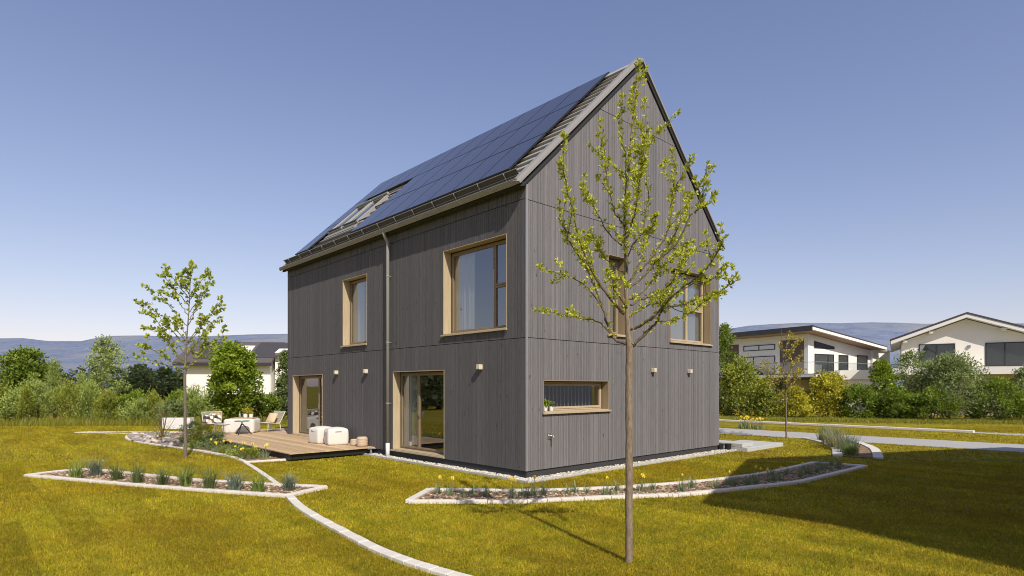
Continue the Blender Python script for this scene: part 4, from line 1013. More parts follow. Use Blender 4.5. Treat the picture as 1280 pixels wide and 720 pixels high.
# bark chips over the soil and low plants between the daffodils
def mulch_place(n):
    out = []
    for poly, k in ((A_poly, .28), (F_poly, .47), (B_poly, .25)):
        q = np.array(poly); m_ = int(n*k); got = np.zeros((0, 2))
        while len(got) < m_:
            c = RNG.uniform(q.min(0), q.max(0), (m_*4, 2)); got = np.concatenate([got, c[in_poly(c, poly)]])
        out.append(got[:m_])
    P = np.concatenate(out); P = np.concatenate([P, np.zeros((n-len(P), 2)) + P[0]]) if len(P) < n else P[:n]
    return np.concatenate([P, RNG.uniform(.022, .035, (n, 1))], 1)
M['chip'] = pebmat('bark_chip', [(0, (0.13, 0.08, 0.045)), (0.4, (0.30, 0.205, 0.125)), (0.75, (0.48, 0.36, 0.24)), (1, (0.68, 0.56, 0.42))])
tag(pebbles(7000, mulch_place, 0.012, 0.034, 'bark_mulch', M['chip'], 0.35), kind='stuff')
random.seed(77)
n = 0
while n < 26:
    px, py = random.uniform(225, 330), random.uniform(552, 575); p = ground(px, py)
    if p.x > -2.7 or not in_poly(np.array([[p.x, p.y]]), B_poly)[0]: continue
    if n < 3:
        o = empty('low_plant', (p.x, p.y, .02), random.uniform(0, 6)); V = n
        q = np.stack([RNG.normal(0, .09, 260), RNG.normal(0, .09, 260), RNG.uniform(.02, .2, 260)], 1)
        leaves(q, .05, .4, RNG.random(260), 'foliage', M[('olive', 'bluegreen', 'lime')[n]], o, q*np.array([4, 4, 0])+np.array([0, 0, .7])); lows = (lows if n else []) + [o]
    else:
        o = copy_tree(lows[n % 3]); o.location = (p.x, p.y, .02); o.rotation_euler = (0, 0, random.uniform(0, 6)); s_ = random.uniform(.7, 1.4); o.scale = (s_, s_, s_*random.uniform(.7, 1.2))
    tag(o, 'low leafy plant growing between the daffodils and slate stones', 'plant', 'low plants in the terrace bed'); n += 1
# ------------------------------------------------------------------ terrace and furniture
M['deck'] = wood('terrace_larch', (0.48, 0.325, 0.17), (0.64, 0.47, 0.28), 'y', 0.65)
ZD = 0.235
dk = empty('timber_terrace', (0, 0, 0), label='low larch plank terrace along the long wall of the timber house', cat='terrace')
pl = MB(); x = -2.58
while x < 1.2:
    w = 0.138; y0 = 6.52 if x < -0.05 else 13.12
    if x > -0.1 and x < 0.02: x = 0.02
    pl.box((x, y0, ZD-0.028), (x+w, 16.3, ZD+random.uniform(-.0015, .0015)), random.random()); x += w+0.007
pl.build('planks', M['deck'], dk)
fr = MB(); fr.box((-2.52, 6.62, 0.05), (-2.46, 16.2, ZD-0.03)); fr.box((-2.45, 6.62, 0.05), (-0.05, 6.68, ZD-0.03)); fr.box((-2.45, 16.14, 0.05), (1.1, 16.2, ZD-0.03))
for y in (9, 11.4, 13.8): fr.box((-2.45, y, 0.05), (-0.05, y+.06, ZD-0.03))
fr.build('support_frame', M['black'], dk)
b = MB(); b.box((-0.28, 6.40, ZD-0.045), (-0.03, 6.50, ZD-0.02)); b.box((-0.2, 6.43, -0.05), (-0.15, 6.47, ZD-0.046)); b.build('bracket', M['zinc2'], dk)

def cushion_mesh(w, d, h, puff, nseg=10):
    bm = bmesh.new(); bmesh.ops.create_cube(bm, size=1.0); bmesh.ops.bevel(bm, geom=bm.edges[:], offset=0.13, segments=3, profile=0.6, affect='EDGES')
    bmesh.ops.subdivide_edges(bm, edges=[e for e in bm.edges if e.calc_length() > .3], cuts=4, use_grid_fill=True)
    for v in bm.verts:
        x, y, z = v.co; k = puff*((1-(2*x)**2)*(1-(2*y)**2) if abs(z) > .4 else 0)
        z2 = z + (k if z > 0 else -k*0.3); q = 1 + puff*0.5*(1-(2*z)**2)
        v.co = Vector((x*w*q, y*d*q, z2*h))
    me = bpy.data.meshes.new('pouf'); bm.to_mesh(me); bm.free(); me.polygons.foreach_set('use_smooth', [True]*len(me.polygons)); return me
def obj_of(name, me, m, parent=None):
    if not me.materials: me.materials.append(m)
    o = bpy.data.objects.new(name, me); COL.objects.link(o); o.parent = parent; return o
def pouf(name, label, x, y, rz, w, d, h, m='fabric'):
    o = empty(name, (x, y, ZD), rz, label, 'pouf'); b = obj_of('body', cushion_mesh(w, d, h, .10), M[m], o); b.location.z = h/2
    for sy in (-1,):
        hd = MB(); hd.tube([(-.09, sy*(d/2+.012), h*.82), (-.07, sy*(d/2+.035), h*.87), (.07, sy*(d/2+.035), h*.87), (.09, sy*(d/2+.012), h*.82)], .011, 6); hd.build('handle', M['fabric'], o, smooth=True)
    hd = MB(); hd.tube([(-(w/2+.012), -.09, h*.82), (-(w/2+.035), -.07, h*.87), (-(w/2+.035), .07, h*.87), (-(w/2+.012), .09, h*.82)], .011, 6)
    hd.build('handle', M['fabric'], o, smooth=True); return o
pouf('cube_pouf', 'white cube pouf with fabric handles, front one of the two by the wall', -0.50, 8.02, R(-14), .62, .60, .50)
pouf('cube_pouf', 'white cube pouf with fabric handles, partly hidden behind the front one', -0.62, 8.78, R(6), .60, .58, .50)
M['rattan'] = simple('woven_rattan', (0.52, 0.40, 0.28), .8, 0, .25, 60, .6)
def lantern(x, y, r, h, lab):
    o = empty('rattan_lantern', (x, y, ZD), 0, lab, 'lantern')
    MB().lathe([(r*.86, 0), (r*.98, h*.12), (r, h*.4), (r, h*.7), (r*.93, h*.9), (r*.78, h)], n=22).build('body', M['rattan'], o, smooth=True)
    s = MB()
    for i in range(5): z = h*(.14+.17*i); s.tube([(r*1.005*math.cos(2*math.pi*k/20), r*1.005*math.sin(2*math.pi*k/20), z) for k in range(21)], .006, 5, cap=False)
    s.build('weave', M['rattan'], o)
lantern(-0.20, 6.93, .165, .29, 'larger round woven rattan lantern near the end of the terrace')
lantern(-0.21, 7.40, .12, .19, 'smaller round woven rattan lantern beside the larger one')

M['mesh_seat'] = simple('beige_cord', (0.44, 0.39, 0.30), .75, 0, .12, 20)
def chair(x, y, rz, label):
    """lounge chair, facing its own -y"""
    o = empty('garden_chair', (x, y, ZD), rz, label, 'chair'); w, d, sh, bh = .68, .62, .38, .80
    leg = [(-w/2+.04, -d/2+.04), (w/2-.04, -d/2+.04), (-w/2+.04, d/2-.06), (w/2-.04, d/2-.06)]
    for lx, ly in leg: MB().tube([(lx*1.12, ly*1.15, 0), (lx, ly, sh-.02)], .012, 8).build('leg', M['white'], o, smooth=True)
    f = MB(); c = [(-w/2, -d/2, sh), (w/2, -d/2, sh), (w/2-.02, d/2-.08, sh-.06), (w/2+.02, d/2+.16, bh), (-w/2-.02, d/2+.16, bh), (-w/2+.02, d/2-.08, sh-.06)]
    f.tube(c+[c[0]], .013, 8); f.tube([c[2], c[5]], .010, 8); f.build('frame', M['white'], o, smooth=True)
    s = MB(); n = 26
    for i in range(n):
        t = (i+.5)/n; xx = -w/2+w*t; s.tube([(xx, -d/2, sh), (xx*.97, 0, sh-.045), (xx*.95, d/2-.08, sh-.06)], .007, 4)
    s.build('seat', M['mesh_seat'], o)
    s = MB()
    for i in range(n):
        t = (i+.5)/n; xx = -w/2+w*t; s.tube([(xx*.95, d/2-.08, sh-.06), (xx, d/2+.07, sh+.2), (xx*1.03, d/2+.16, bh)], .007, 4)
    for k in range(6): z = k/6; s.tube([(-w/2, d/2-.06+.2*z, sh+.02+(bh-sh)*z), (w/2, d/2-.06+.2*z, sh+.02+(bh-sh)*z)], .005, 4)
    s.build('backrest', M['mesh_seat'], o); return o
def scatter_cushion(x, y, z, rz, w, h, m, label, tilt=-0.5):
    o = bpy.data.objects.new('scatter_cushion', None); COL.objects.link(o); o.location = (x, y, z); o.rotation_euler = (tilt, 0, rz); tag(o, label, 'cushion')
    b = obj_of('cover', cushion_mesh(w, .13, h, .0), M[m], o)
    for v in b.data.vertices:
        fx, fz = 2*v.co.x/w, 2*v.co.z/h; v.co.y *= 0.35 + 1.0*max(0, (1-fx*fx))*max(0, (1-fz*fz))**.8
    return o
def patt():
    m, nt, bb = mat('black_white_pattern'); v = nt.nodes.new('ShaderNodeTexVoronoi'); v.inputs['Scale'].default_value = 9; nt.links.new(coords(nt), v.inputs['Vector'])
    nt.links.new(ramp(nt, [(0.0, (.02, .02, .02)), (.34, (.03, .03, .03)), (.36, (.6, .55, .48)), (.6, (.7, .66, .58)), (.62, (.35, .22, .12)), (.8, (.04, .04, .04))], v.outputs['Color']), bb.inputs['Base Color']); bb.inputs['Roughness'].default_value = .9; return m
M['patt'] = patt(); M['tan'] = simple('tan_fabric', (0.62, 0.46, 0.28), .9, 0, .08, 20)
c1 = ground(266, 541, ZD); chair(c1.x, c1.y, R(-12), 'cord garden chair holding a patterned cushion, beside the footstool')
d1 = ground(337, 539.5, ZD); chair(d1.x, d1.y, R(-76), 'cord garden chair with a tan cushion standing near the house corner')
def place(c, rz, lx, ly, lz): return Vector((c.x + math.cos(rz)*lx - math.sin(rz)*ly, c.y + math.sin(rz)*lx + math.cos(rz)*ly, ZD+lz))
p = place(c1, R(-12), .1, .14, .56); scatter_cushion(p.x, p.y, p.z, R(-12), .42, .40, 'patt', 'black and beige patterned cushion leaning in the garden chair')
p = place(c1, R(-12), -.16, .06, .53); scatter_cushion(p.x, p.y, p.z, R(-30), .36, .34, 'patt', 'smaller patterned cushion in front of the other patterned cushion')
p = place(d1, R(-76), .0, .10, .55); scatter_cushion(p.x, p.y, p.z, R(-76), .52, .42, 'tan', 'tan cushion leaning in the garden chair near the house corner')
f0 = ground(279, 541.5, ZD); o = empty('footstool', (f0.x, f0.y, ZD), R(-25), 'cord footstool on white legs next to the chair with patterned cushion', 'footstool')
s = MB()
for i in range(16): s.tube([(-.26+.52*(i+.5)/16, -.22, .36), (-.26+.52*(i+.5)/16, .22, .36)], .009, 4)
s.build('seat', M['mesh_seat'], o)
s = MB(); s.tube([(-.27, -.22, .36), (.27, -.22, .36), (.27, .22, .36), (-.27, .22, .36), (-.27, -.22, .36)], .013, 8); s.build('frame', M['white'], o, smooth=True)
for lx in (-.25, .25):
    for ly in (-.2, .2): MB().tube([(lx*1.1, ly*1.1, 0), (lx, ly, .36)], .012, 8).build('leg', M['white'], o, smooth=True)
# white block table
t0 = at(303, 540.8, 23.2); tx, ty = t0.x, t0.y; rzt = R(-38)
o = empty('block_table', (tx, ty, ZD), rzt, 'large white padded block used as a low table on the terrace', 'table')
b = obj_of('body', cushion_mesh(1.14, .85, .55, .03), M['fabric'], o); b.location.z = .275
MB().box((-.36, -.3, .562), (.5, .3, .585)).build('tray', M['deck'], o, bevel=.008)
def pot_plant(x, y, z, r, h, label, m, leafn=70, ph=.14, name='potted_plant', pal='bright'):
    o = empty(name, (x, y, z), 0, label, 'potted plant')
    MB().lathe([(r*.72, 0), (r*.85, h*.1), (r, h*.95), (r, h), (r*.88, h), (r*.85, h*.86)], n=18).build('pot', M[m], o, smooth=False)
    P = np.stack([RNG.normal(0, r*.6, leafn), RNG.normal(0, r*.6, leafn), h + RNG.uniform(0, ph, leafn)], 1); d = P*np.array([6, 6, 0]) + np.array([0, 0, .6])
    leaves(P, .055, .5, RNG.uniform(.1, .9, leafn), 'foliage', M[pal], o, d); return o
tz = ZD+.587
q = Vector((RGT.x, RGT.y, 0))
pot_plant(tx+q.x*.12, ty+q.y*.12, tz, .085, .15, 'white pot with yellow-green flowers on the block table, beside the dark bottle', 'white', 110, .2, pal='yellow')
pot_plant(tx+q.x*.34, ty+q.y*.34, tz, .085, .15, 'white pot with yellow-green flowers on the block table, on the side of the tan cushion', 'white', 110, .2, pal='yellow')
o = empty('bottle', (tx-q.x*.1, ty-q.y*.1, tz), 0, 'slim grey bottle standing on the block table', 'bottle')
MB().lathe([(.035, 0), (.04, .02), (.04, .13), (.016, .18), (.015, .25), (.018, .255)], n=14).build('body', M['zinc2'], o, smooth=True)
s0 = ground(302.5, 543, ZD); o = empty('side_table', (s0.x, s0.y, ZD), 0, 'small side table with teal round top on black tripod legs', 'side table')
M['teal'] = simple('teal_enamel', (0.10, 0.24, 0.20), .35)
MB().lathe([(.24, .485), (.265, .49), (.27, .52), (.258, .521), (.25, .5)], n=26).build('table_top', M['teal'], o)
for k in range(3):
    a = -2.3 + k*2.094; MB().tube([(math.cos(a)*.33, math.sin(a)*.33, 0), (0.02*math.cos(a), 0.02*math.sin(a), .40)], .019, 8).build('leg', M['black'], o, smooth=True)
MB().tube([(0, 0, .36), (0, 0, .485)], .022, 8).build('hub', M['black'], o)
# planter box behind
pb = at(223, 536.5, 28.2); o = empty('planter_box', (pb.x, pb.y, 0), R(-42.8), 'long white rectangular planter box standing on the lawn before the shrubs', 'planter')
MB().box((-.66, -.2, 0.02), (.66, .2, .56)).build('body', M['white'], o, bevel=.012)
MB().box((-.62, -.16, .5), (.62, .16, .566)).build('soil', M['soil'], o); MB().box((-.6, -.15, -.02), (.6, .15, .02)).build('base', M['black'], o)
# pots on the kitchen sill
pot_plant(0.665, 0.075, 1.486, .056, .12, 'white pot with round green herb on the window sill, taller of the two', 'white', 150, .12, pal='bright')
pot_plant(0.845, 0.06, 1.486, .052, .105, 'white pot with small grey-green plant on the window sill, lower of the two', 'white', 110, .09, pal='bluegreen')
# front step, buckets, wooden landing at the far end of the gable wall
o = empty('concrete_step', (0, 0, 0), label='pale concrete step slab at the far corner of the gable wall', cat='step')
MB().box((8.95, -0.72, -0.05), (11.6, 0.75, 0.12)).build('slab', M['conc2'], o, bevel=.012); MB().box((8.95, -0.55, 0.125), (9.7, 0.95, 0.24)).build('upper_step', M['conc2'], o, bevel=.01)
pl = MB()
for i in range(9): pl.box((8.75+i*.145, 1.02, 0.25), (8.75+i*.145+.138, 3.0, 0.28), random.random())
o = empty('wooden_landing', (0, 0, 0), label='small wooden landing behind the concrete step at the gable corner', cat='landing'); pl.build('planks', M['deck'], o); MB().box((8.78, 1.06, 0.0), (10.0, 2.95, 0.245)).build('base', M['black'], o)
for (bx, by, lab) in ((8.62, 0.02, 'black plastic bucket tucked against the gable corner, nearer the wall'), (8.78, -0.16, 'black plastic bucket beside the concrete step, farther from the wall')):
    o = empty('plant_bucket', (bx, by, 0), 0, lab, 'bucket'); MB().lathe([(.085, 0), (.10, .2), (.112, .2), (.112, .225), (.095, .225), (.088, .06)], n=18).build('body', M['black'], o, smooth=False)
    MB().lathe([(.09, .19), (.0, .195)], n=16).build('soil', M['soil'], o)

# ------------------------------------------------------------------ neighbouring houses
M['plaster'] = simple('white_render', (0.78, 0.75, 0.70), .9, 0, .05, 1.2, .1); M['plaster2'] = simple('cream_render', (0.80, 0.76, 0.68), .9, 0, .05, 1.2, .1); M['peach'] = simple('peach_render', (0.66, 0.55, 0.47), .9, 0, .05, 1.2)
M['brownp'] = wood('brown_wall_panel', (0.10, 0.065, 0.045), (0.17, 0.11, 0.075), 'z'); M['soffit'] = wood('soffit_wood', (0.30, 0.19, 0.10), (0.42, 0.28, 0.16), 'x')
M['dframe'] = simple('anthracite_frame', (0.025, 0.026, 0.028), .5); M['roofdark'] = simple('dark_roof_sheet', (0.055, 0.05, 0.052), .6, 0, .2, 2); M['roofbrown'] = simple('brown_roof_tile', (0.10, 0.085, 0.08), .7, 0, .25, 4, .3)
M['trimw'] = simple('white_fascia', (0.76, 0.74, 0.70), .7, 0, .04)
M['dark_room'] = simple('dark_interior', (0.05, 0.05, 0.05), .9)
class Face:
    """a wall plane of a far house, addressed by picture points or by metres along it"""
    def __init__(s, ox, oy, ux, uy):
        l = math.hypot(ux, uy); s.o = (ox, oy); s.u = (ux/l, uy/l)
    def t(s, px):
        k = (px-CX)/F; return (k*s.o[1]-s.o[0])/(s.u[0]-k*s.u[1])
    def tz(s, px, py):
        t = s.t(px); Y = s.o[1]+s.u[1]*t; return t, CAM.z+(HY-py)/F*Y
def house_root(name, label, face):
    x, y = W(*face.o); d = RGT*face.u[0]+FWD*face.u[1]; return empty(name, (x, y, 0), math.atan2(d.y, d.x), label, 'house')
def nwin(parent, axis, a0, a1, z0, z1, mull=(), name='window', off=0.0, fw=.07):
    f = MB(); P = (lambda a, d, z: (a, d, z)) if axis == 'x' else (lambda a, d, z: (d, a, z))
    bx = lambda b0, b1, c0, c1, d0=-.03, d1=.05: f.box(P(b0, off+d0, c0), P(b1, off+d1, c1))
    bx(a0, a1, z0, z0+fw); bx(a0, a1, z1-fw, z1); bx(a0, a0+fw, z0+fw, z1-fw); bx(a1-fw, a1, z0+fw, z1-fw)
    for m_ in mull: c = a0+(a1-a0)*m_; bx(c-fw/2, c+fw/2, z0+fw, z1-fw, -.028, .048)
    w = f.build(name, M['dframe'], parent)
    MB().add([P(a0+fw, off-.004, z0+fw), P(a1-fw, off-.004, z0+fw), P(a1-fw, off-.004, z1-fw), P(a0+fw, off-.004, z1-fw)], [(0, 1, 2, 3) if axis == 'x' else (0, 3, 2, 1)]).build('pane', M['glass2'], w)
    return w
def wpx(parent, fc_, axis, x0, y0, x1, y1, mull=(), name='window', off=-.012):
    a, z1 = fc_.tz(x0, y0); b, z0 = fc_.tz(x1, y1); _, z0b = fc_.tz(x0, y1)
    if a > b: a, b = b, a
    return nwin(parent, axis, a, b, z0b if axis == 'y' else z0b, z1, mull, name, off)

# modern house with the shallow shed roof
cX, cY = (1010-CX)/F*48, 48
fr_ = Face(cX, cY, .86, .51); fl_ = Face(cX, cY, -.51, .86)
h = house_root('modern_house', 'white two storey house with flat shed roof and glass balcony behind the yellow bush', fr_)
Lr, Ll = 9.2, 13.0
ws = MB(); zt = lambda t: 6.35 - 0.115*t
ws.hexa([(0, 0, 3.1), (Lr, 0, 3.1), (Lr, Ll, 3.1), (0, Ll, 3.1), (0, 0, zt(0)), (Lr, 0, zt(Lr)), (Lr, Ll, zt(Lr)), (0, Ll, zt(0))]); ws.build('upper_wall', M['plaster'], h)
MB().box((.9, 1.2, 0), (Lr+2, Ll, 3.09)).build('lower_wall', M['peach'], h)
MB().box((Lr+.01, -.2, 3.1), (Lr+2.9, 6, 5.22)).box((Lr+.01, -.4, 5.225), (Lr+3.0, 6.1, 5.31)).build('annex', M['plaster'], h)
rf = MB(); ov = 1.1
rf.hexa([(-ov, -ov, zt(-ov)+.06), (Lr+0.6, -ov, zt(Lr+0.6)+.06), (Lr+0.6, Ll+.6, zt(Lr+0.6)+.06), (-ov, Ll+.6, zt(-ov)+.06), (-ov, -ov, zt(-ov)+.30), (Lr+0.6, -ov, zt(Lr+0.6)+.30), (Lr+0.6, Ll+.6, zt(Lr+0.6)+.30), (-ov, Ll+.6, zt(-ov)+.30)])
ro = rf.build('roof', M['trimw'], h)
rf = MB(); rf.hexa([(-ov-.03, -ov-.03, zt(-ov)+.305), (Lr+0.63, -ov-.03, zt(Lr+0.6)+.305), (Lr+0.63, Ll+.63, zt(Lr+0.6)+.305), (-ov-.03, Ll+.63, zt(-ov)+.305), (-ov-.03, -ov-.03, zt(-ov)+.40), (Lr+0.63, -ov-.03, zt(Lr+0.6)+.36), (Lr+0.63, Ll+.63, zt(Lr+0.6)+.36), (-ov-.03, Ll+.63, zt(-ov)+.40)])
rf.hexa([(-ov-.03, -ov+.05, zt(-ov)-.02), (-ov-.005, -ov+.05, zt(-ov)-.02), (-ov-.005, Ll+.6, zt(-ov)-.02), (-ov-.03, Ll+.6, zt(-ov)-.02), (-ov-.03, -ov+.05, zt(-ov)+.30), (-ov-.005, -ov+.05, zt(-ov)+.30), (-ov-.005, Ll+.6, zt(-ov)+.30), (-ov-.03, Ll+.6, zt(-ov)+.30)])
rf.build('roof_sheet', M['roofdark'], ro)
rf = MB(); rf.hexa([(-ov+.02, -ov+.02, zt(-ov)+.01), (Lr+0.95, -ov+.02, zt(Lr+0.6)+.01), (Lr+0.95, Ll, zt(Lr+0.6)+.01), (-ov+.02, Ll, zt(-ov)+.01), (-ov+.02, -ov+.02, zt(-ov)+.055), (Lr+0.95, -ov+.02, zt(Lr+0.6)+.055), (Lr+0.95, Ll, zt(Lr+0.6)+.055), (-ov+.02, Ll, zt(-ov)+.055)]).build('soffit', M['soffit'], ro)
MB().box((-1.6, -1.7, 2.78), (Lr+3.2, Ll, 3.0)).build('balcony_slab', M['trimw'], h); MB().box((-1.5, -1.6, 2.62), (Lr+3.1, Ll, 2.775)).build('balcony_underside', M['dframe'], h)
rg = MB(); rg.add([(-1.5, -1.6, 3.05), (Lr+1.5, -1.6, 3.05), (Lr+1.5, -1.6, 3.95), (-1.5, -1.6, 3.95)], [(0, 1, 2, 3)]).add([(-1.5, -1.6, 3.05), (-1.5, 9, 3.05), (-1.5, 9, 3.95), (-1.5, -1.6, 3.95)], [(0, 1, 2, 3)])
rgo = rg.build('glass_railing', M['rail_glass'], h); MB().tube([(-1.5, 9, 3.97), (-1.5, -1.6, 3.97), (Lr+1.5, -1.6, 3.97)], .022, 6).build('handrail', M['zinc2'], rgo)
a, z1 = fl_.tz(975, 426); b, _ = fl_.tz(1005, 426); MB().box((-.03, b, 3.1), (-.004, a, z1)).build('wall_panel', M['brownp'], h)
a, z1 = fl_.tz(905, 432); b, _ = fl_.tz(923.5, 432); MB().box((-.03, b, 3.1), (-.004, min(a, Ll), z1)).build('wall_panel', M['brownp'], h)
wpx(h, fl_, 'y', 969, 430, 929.5, 437, (.5,)); wpx(h, fl_, 'y', 969, 444.5, 930, 467.5, (.68,), 'balcony_door')
wpx(h, fr_, 'x', 1018, 442, 1042, 468, (.7,), 'balcony_door'); wpx(h, fr_, 'x', 1048, 443.5, 1060, 468, (), 'balcony_door'); wpx(h, fr_, 'x', 1071, 444, 1084, 468, (), 'balcony_door')
q0, q1 = fr_.t(1017.5), fr_.t(1043); f = MB(); zb = 5.18
f.add([(q0, -.02, zb), (q1, -.02, zb), (q1, -.02, zb+.22), (q0, -.02, zb+.62)], [(0, 1, 2, 3)]); w = f.build('window', M['dframe'], h)
MB().add([(q0+.12, -.03, zb+.1), (q1-.35, -.03, zb+.1), (q1-.35, -.03, zb+.18), (q0+.12, -.03, zb+.5)], [(0, 1, 2, 3)]).build('pane', M['glass2'], w)
lf = Face(cX, cY, -.51, .86)
a, b = fl_.t(970), fl_.t(957); nwin(h, 'y', a-.3, b-.2, .1, 2.45, (), 'garden_door', .88)

# house with the wide gable
g0 = Face((1127-CX)/F*44, 44, .84, -.545)
h = house_root('gable_house', 'cream house with wide shallow gable and dark framed windows behind the bushes', g0)
ta, za = g0.tz(1207.5, 393.5); te, ze = g0.tz(1113.5, 427); sl = (za-ze)/(ta-te); Lg = 2*ta
MB().box((0, 0, 3.0), (Lg, 11, ze+sl*(-te)-.302)).add([(0, 0, ze+sl*(0-te)-.3), (Lg, 0, ze+sl*(0-te)-.3), (ta, 0, za-.3), (0, 11, ze-sl*te-.3), (Lg, 11, ze-sl*te-.3), (ta, 11, za-.3)], [(0, 1, 2), (3, 5, 4)]).build('upper_wall', M['plaster2'], h)
MB().box((.3, .3, 0), (Lg-.3, 10.7, 2.99)).build('lower_wall', M['peach'], h)
rf = MB(); r2 = MB(); ovg = 0.75
for s_ in (0, 1):
    fx = (lambda x: x) if not s_ else (lambda x: 2*ta-x)
    A = [(fx(te), -ovg, ze-.24), (fx(ta), -ovg, za-.24), (fx(ta), 12, za-.24), (fx(te), 12, ze-.24)]; B = [(p[0], p[1], p[2]+.25) for p in A]
    rf.hexa(A+B); C = [(p[0] + (-.05 if (p[0] < ta-.1) else .05 if p[0] > ta+.1 else 0), p[1] + (-.04 if p[1] < 0 else 0), p[2]+.003) for p in B]; D = [(p[0], p[1], p[2]+.11) for p in C]; r2.hexa(C+D)
ro = rf.build('roof', M['trimw'], h, fix=True); r2.build('roof_tiles', M['roofdark'], ro, fix=True)
for xx in (te+.9, (te+ta)/2+.2, 2*ta-(te+ta)/2-.2, ): zz = ze+sl*((xx if xx < ta else 2*ta-xx)-te)-.26; MB().box((xx-.12, -.6, zz-.22), (xx+.12, .1, zz-.02)).build('purlin', M['trimw'], ro)
sp = MB()
for k in range(3):
    xa = ta+1.0+k*1.75; P = lambda x, y, hh: (x, y, za + sl*(ta-x) + .12 + hh)
    sp.hexa([P(xa, 1, .06), P(xa+1.68, 1, .06), P(xa+1.68, 9, .06), P(xa, 9, .06), P(xa, 1, .16), P(xa+1.68, 1, .16), P(xa+1.68, 9, .16), P(xa, 9, .16)])
sp.build('solar_array', M['black'], ro, fix=True)
wpx(h, g0, 'x', 1148.5, 430.5, 1194, 459, (.5,)); wpx(h, g0, 'x', 1231.5, 428.5, 1291, 458, (.42,))
z0b = g0.tz(1240, 468)[1]; z1b = g0.tz(1240, 459.5)[1]
MB().box((-.6, -1.4, z0b), (Lg+.5, .3, z1b)).build('balcony_wall', M['plaster2'], h)
wpx(h, g0, 'x', 1262, 474, 1278, 492, (), 'garden_window', .285)
a, z = g0.tz(1211.5, 433); MB().box((a-.08, -.12, z-.09), (a+.08, -.004, z+.09)).build('wall_lamp', M['zinc2'], h)
MB().box((-4.5, 1.5, 2.6), (-.7, 6, 3.35)).box((-4.3, 1.7, 0), (-.7, 5.8, 2.59)).build('side_terrace', M['plaster2'], h)

# dark roofed house behind the leafy tree
b0 = Face((232-CX)/F*56, 56, .99, .12)
h = house_root('white_house', 'white house with long dark brown roof behind the leafy tree', b0)
t1 = b0.t(338); zE = b0.tz(260, 452)[1]; zR = b0.tz(260, 423)[1]; t0_ = b0.t(221)
MB().box((t0_+.6, 0, 0), (t1, 8, zE-.1)).add([(t0_+.6, 0, zE-.1), (t0_+.6, 8, zE-.1), (t0_+.6, 4, zR-.3), (t1, 0, zE-.1), (t1, 8, zE-.1), (t1, 4, zR-.3)], [(0, 2, 1), (3, 4, 5)]).build('wall', M['plaster'], h)
rf = MB()
for s_ in (0, 1):
    fy = (lambda y: y) if not s_ else (lambda y: 8-y)
    A = [(t0_, fy(-.8), zE-.25), (t1+.3, fy(-.8), zE-.25), (t1+.3, fy(4), zR-.25), (t0_, fy(4), zR-.25)]; rf.hexa(A+[(p[0], p[1], p[2]+.25) for p in A])
ro = rf.build('roof', M['roofbrown'], h, fix=True)
MB().box((t0_-.03, -.85, zE-.42), (t1+.33, -.76, zE-.12)).build('gutter', M['dframe'], ro)
ps = lambda x, f: (x, -.8+4.8*f, zE+(zR-zE)*f+.03)
sp = MB()
for (xa, xb, fa_, fb) in ((t0_+1.6, t0_+4.6, .1, .92), (t0_+6.6, t0_+9.6, .18, .9)):
    sp.hexa([ps(xa, fa_), ps(xb, fa_), ps(xb, fb), ps(xa, fb)]+[(p[0], p[1], p[2]+.1) for p in (ps(xa, fa_), ps(xb, fa_), ps(xb, fb), ps(xa, fb))])
sp.build('solar_array', M['roofdark'], ro, fix=True)
sp = MB(); sp.hexa([ps(t0_+5.0, .3), ps(t0_+6.3, .3), ps(t0_+6.3, .75), ps(t0_+5.0, .75)]+[(p[0], p[1], p[2]+.05) for p in (ps(t0_+5.0, .3), ps(t0_+6.3, .3), ps(t0_+6.3, .75), ps(t0_+5.0, .75))]); sp.build('roof_window', M['trimw'], ro, fix=True)
nwin(h, 'x', t1-2.6, t1-1.4, 2.1, 3.4, off=-.02)
MB().box((t1+.31, .5, 0), (t1+2.4, 7.5, zE+.9)).add([(t1+.31, .3, zE+.91), (t1+2.6, .3, zE+.91), (t1+2.6, 4, zR-.2), (t1+.31, 4, zR-.2)], [(0, 1, 2, 3)]).build('side_wing', M['plaster'], h)

# neighbour whose shadow falls across the lawn (stands beside the viewpoint)
h = empty('white_house', (0, 0, 0), label='white rendered house with low pitched dark roof at the side of the lawn', cat='house')
YG, XL, XM, HE, HR = -9.34, -1.44, 4.43, 5.2, 7.43; XR_ = 15.5; kk = .38
MB().box((XL+.5, YG-13.5, 0), (XR_-.8, YG-.5, HE-1.2)).add([(XL+.5, YG-.5, HE-1.2), (XR_-.8, YG-.5, HE-1.2), (XR_-.8, YG-.5, HR-kk*(XR_-.8-XM)-.25), (XM, YG-.5, HR-.25), (XL+.5, YG-.5, HE-.06)], [(0, 1, 2, 3, 4)]).add([(XL+.5, YG-13.5, HE-1.2), (XR_-.8, YG-13.5, HE-1.2), (XR_-.8, YG-13.5, HR-kk*(XR_-.8-XM)-.25), (XM, YG-13.5, HR-.25), (XL+.5, YG-13.5, HE-.06)], [(4, 3, 2, 1, 0)]).box((XL+.5, YG-13.5, HE-1.2), (XL+.8, YG-.5, HE-.1)).build('wall', M['plaster'], h)
rf = MB()
for a, b in (((XL, HE), (XM, HR)), ((XM, HR), (XR_, HR-kk*(XR_-XM)))):
    rf.hexa([(a[0], YG-14, a[1]-.22), (b[0], YG-14, b[1]-.22), (b[0], YG, b[1]-.22), (a[0], YG, a[1]-.22), (a[0], YG-14, a[1]), (b[0], YG-14, b[1]), (b[0], YG, b[1]), (a[0], YG, a[1])])
rf.build('roof', M['roofdark'], h, fix=True)
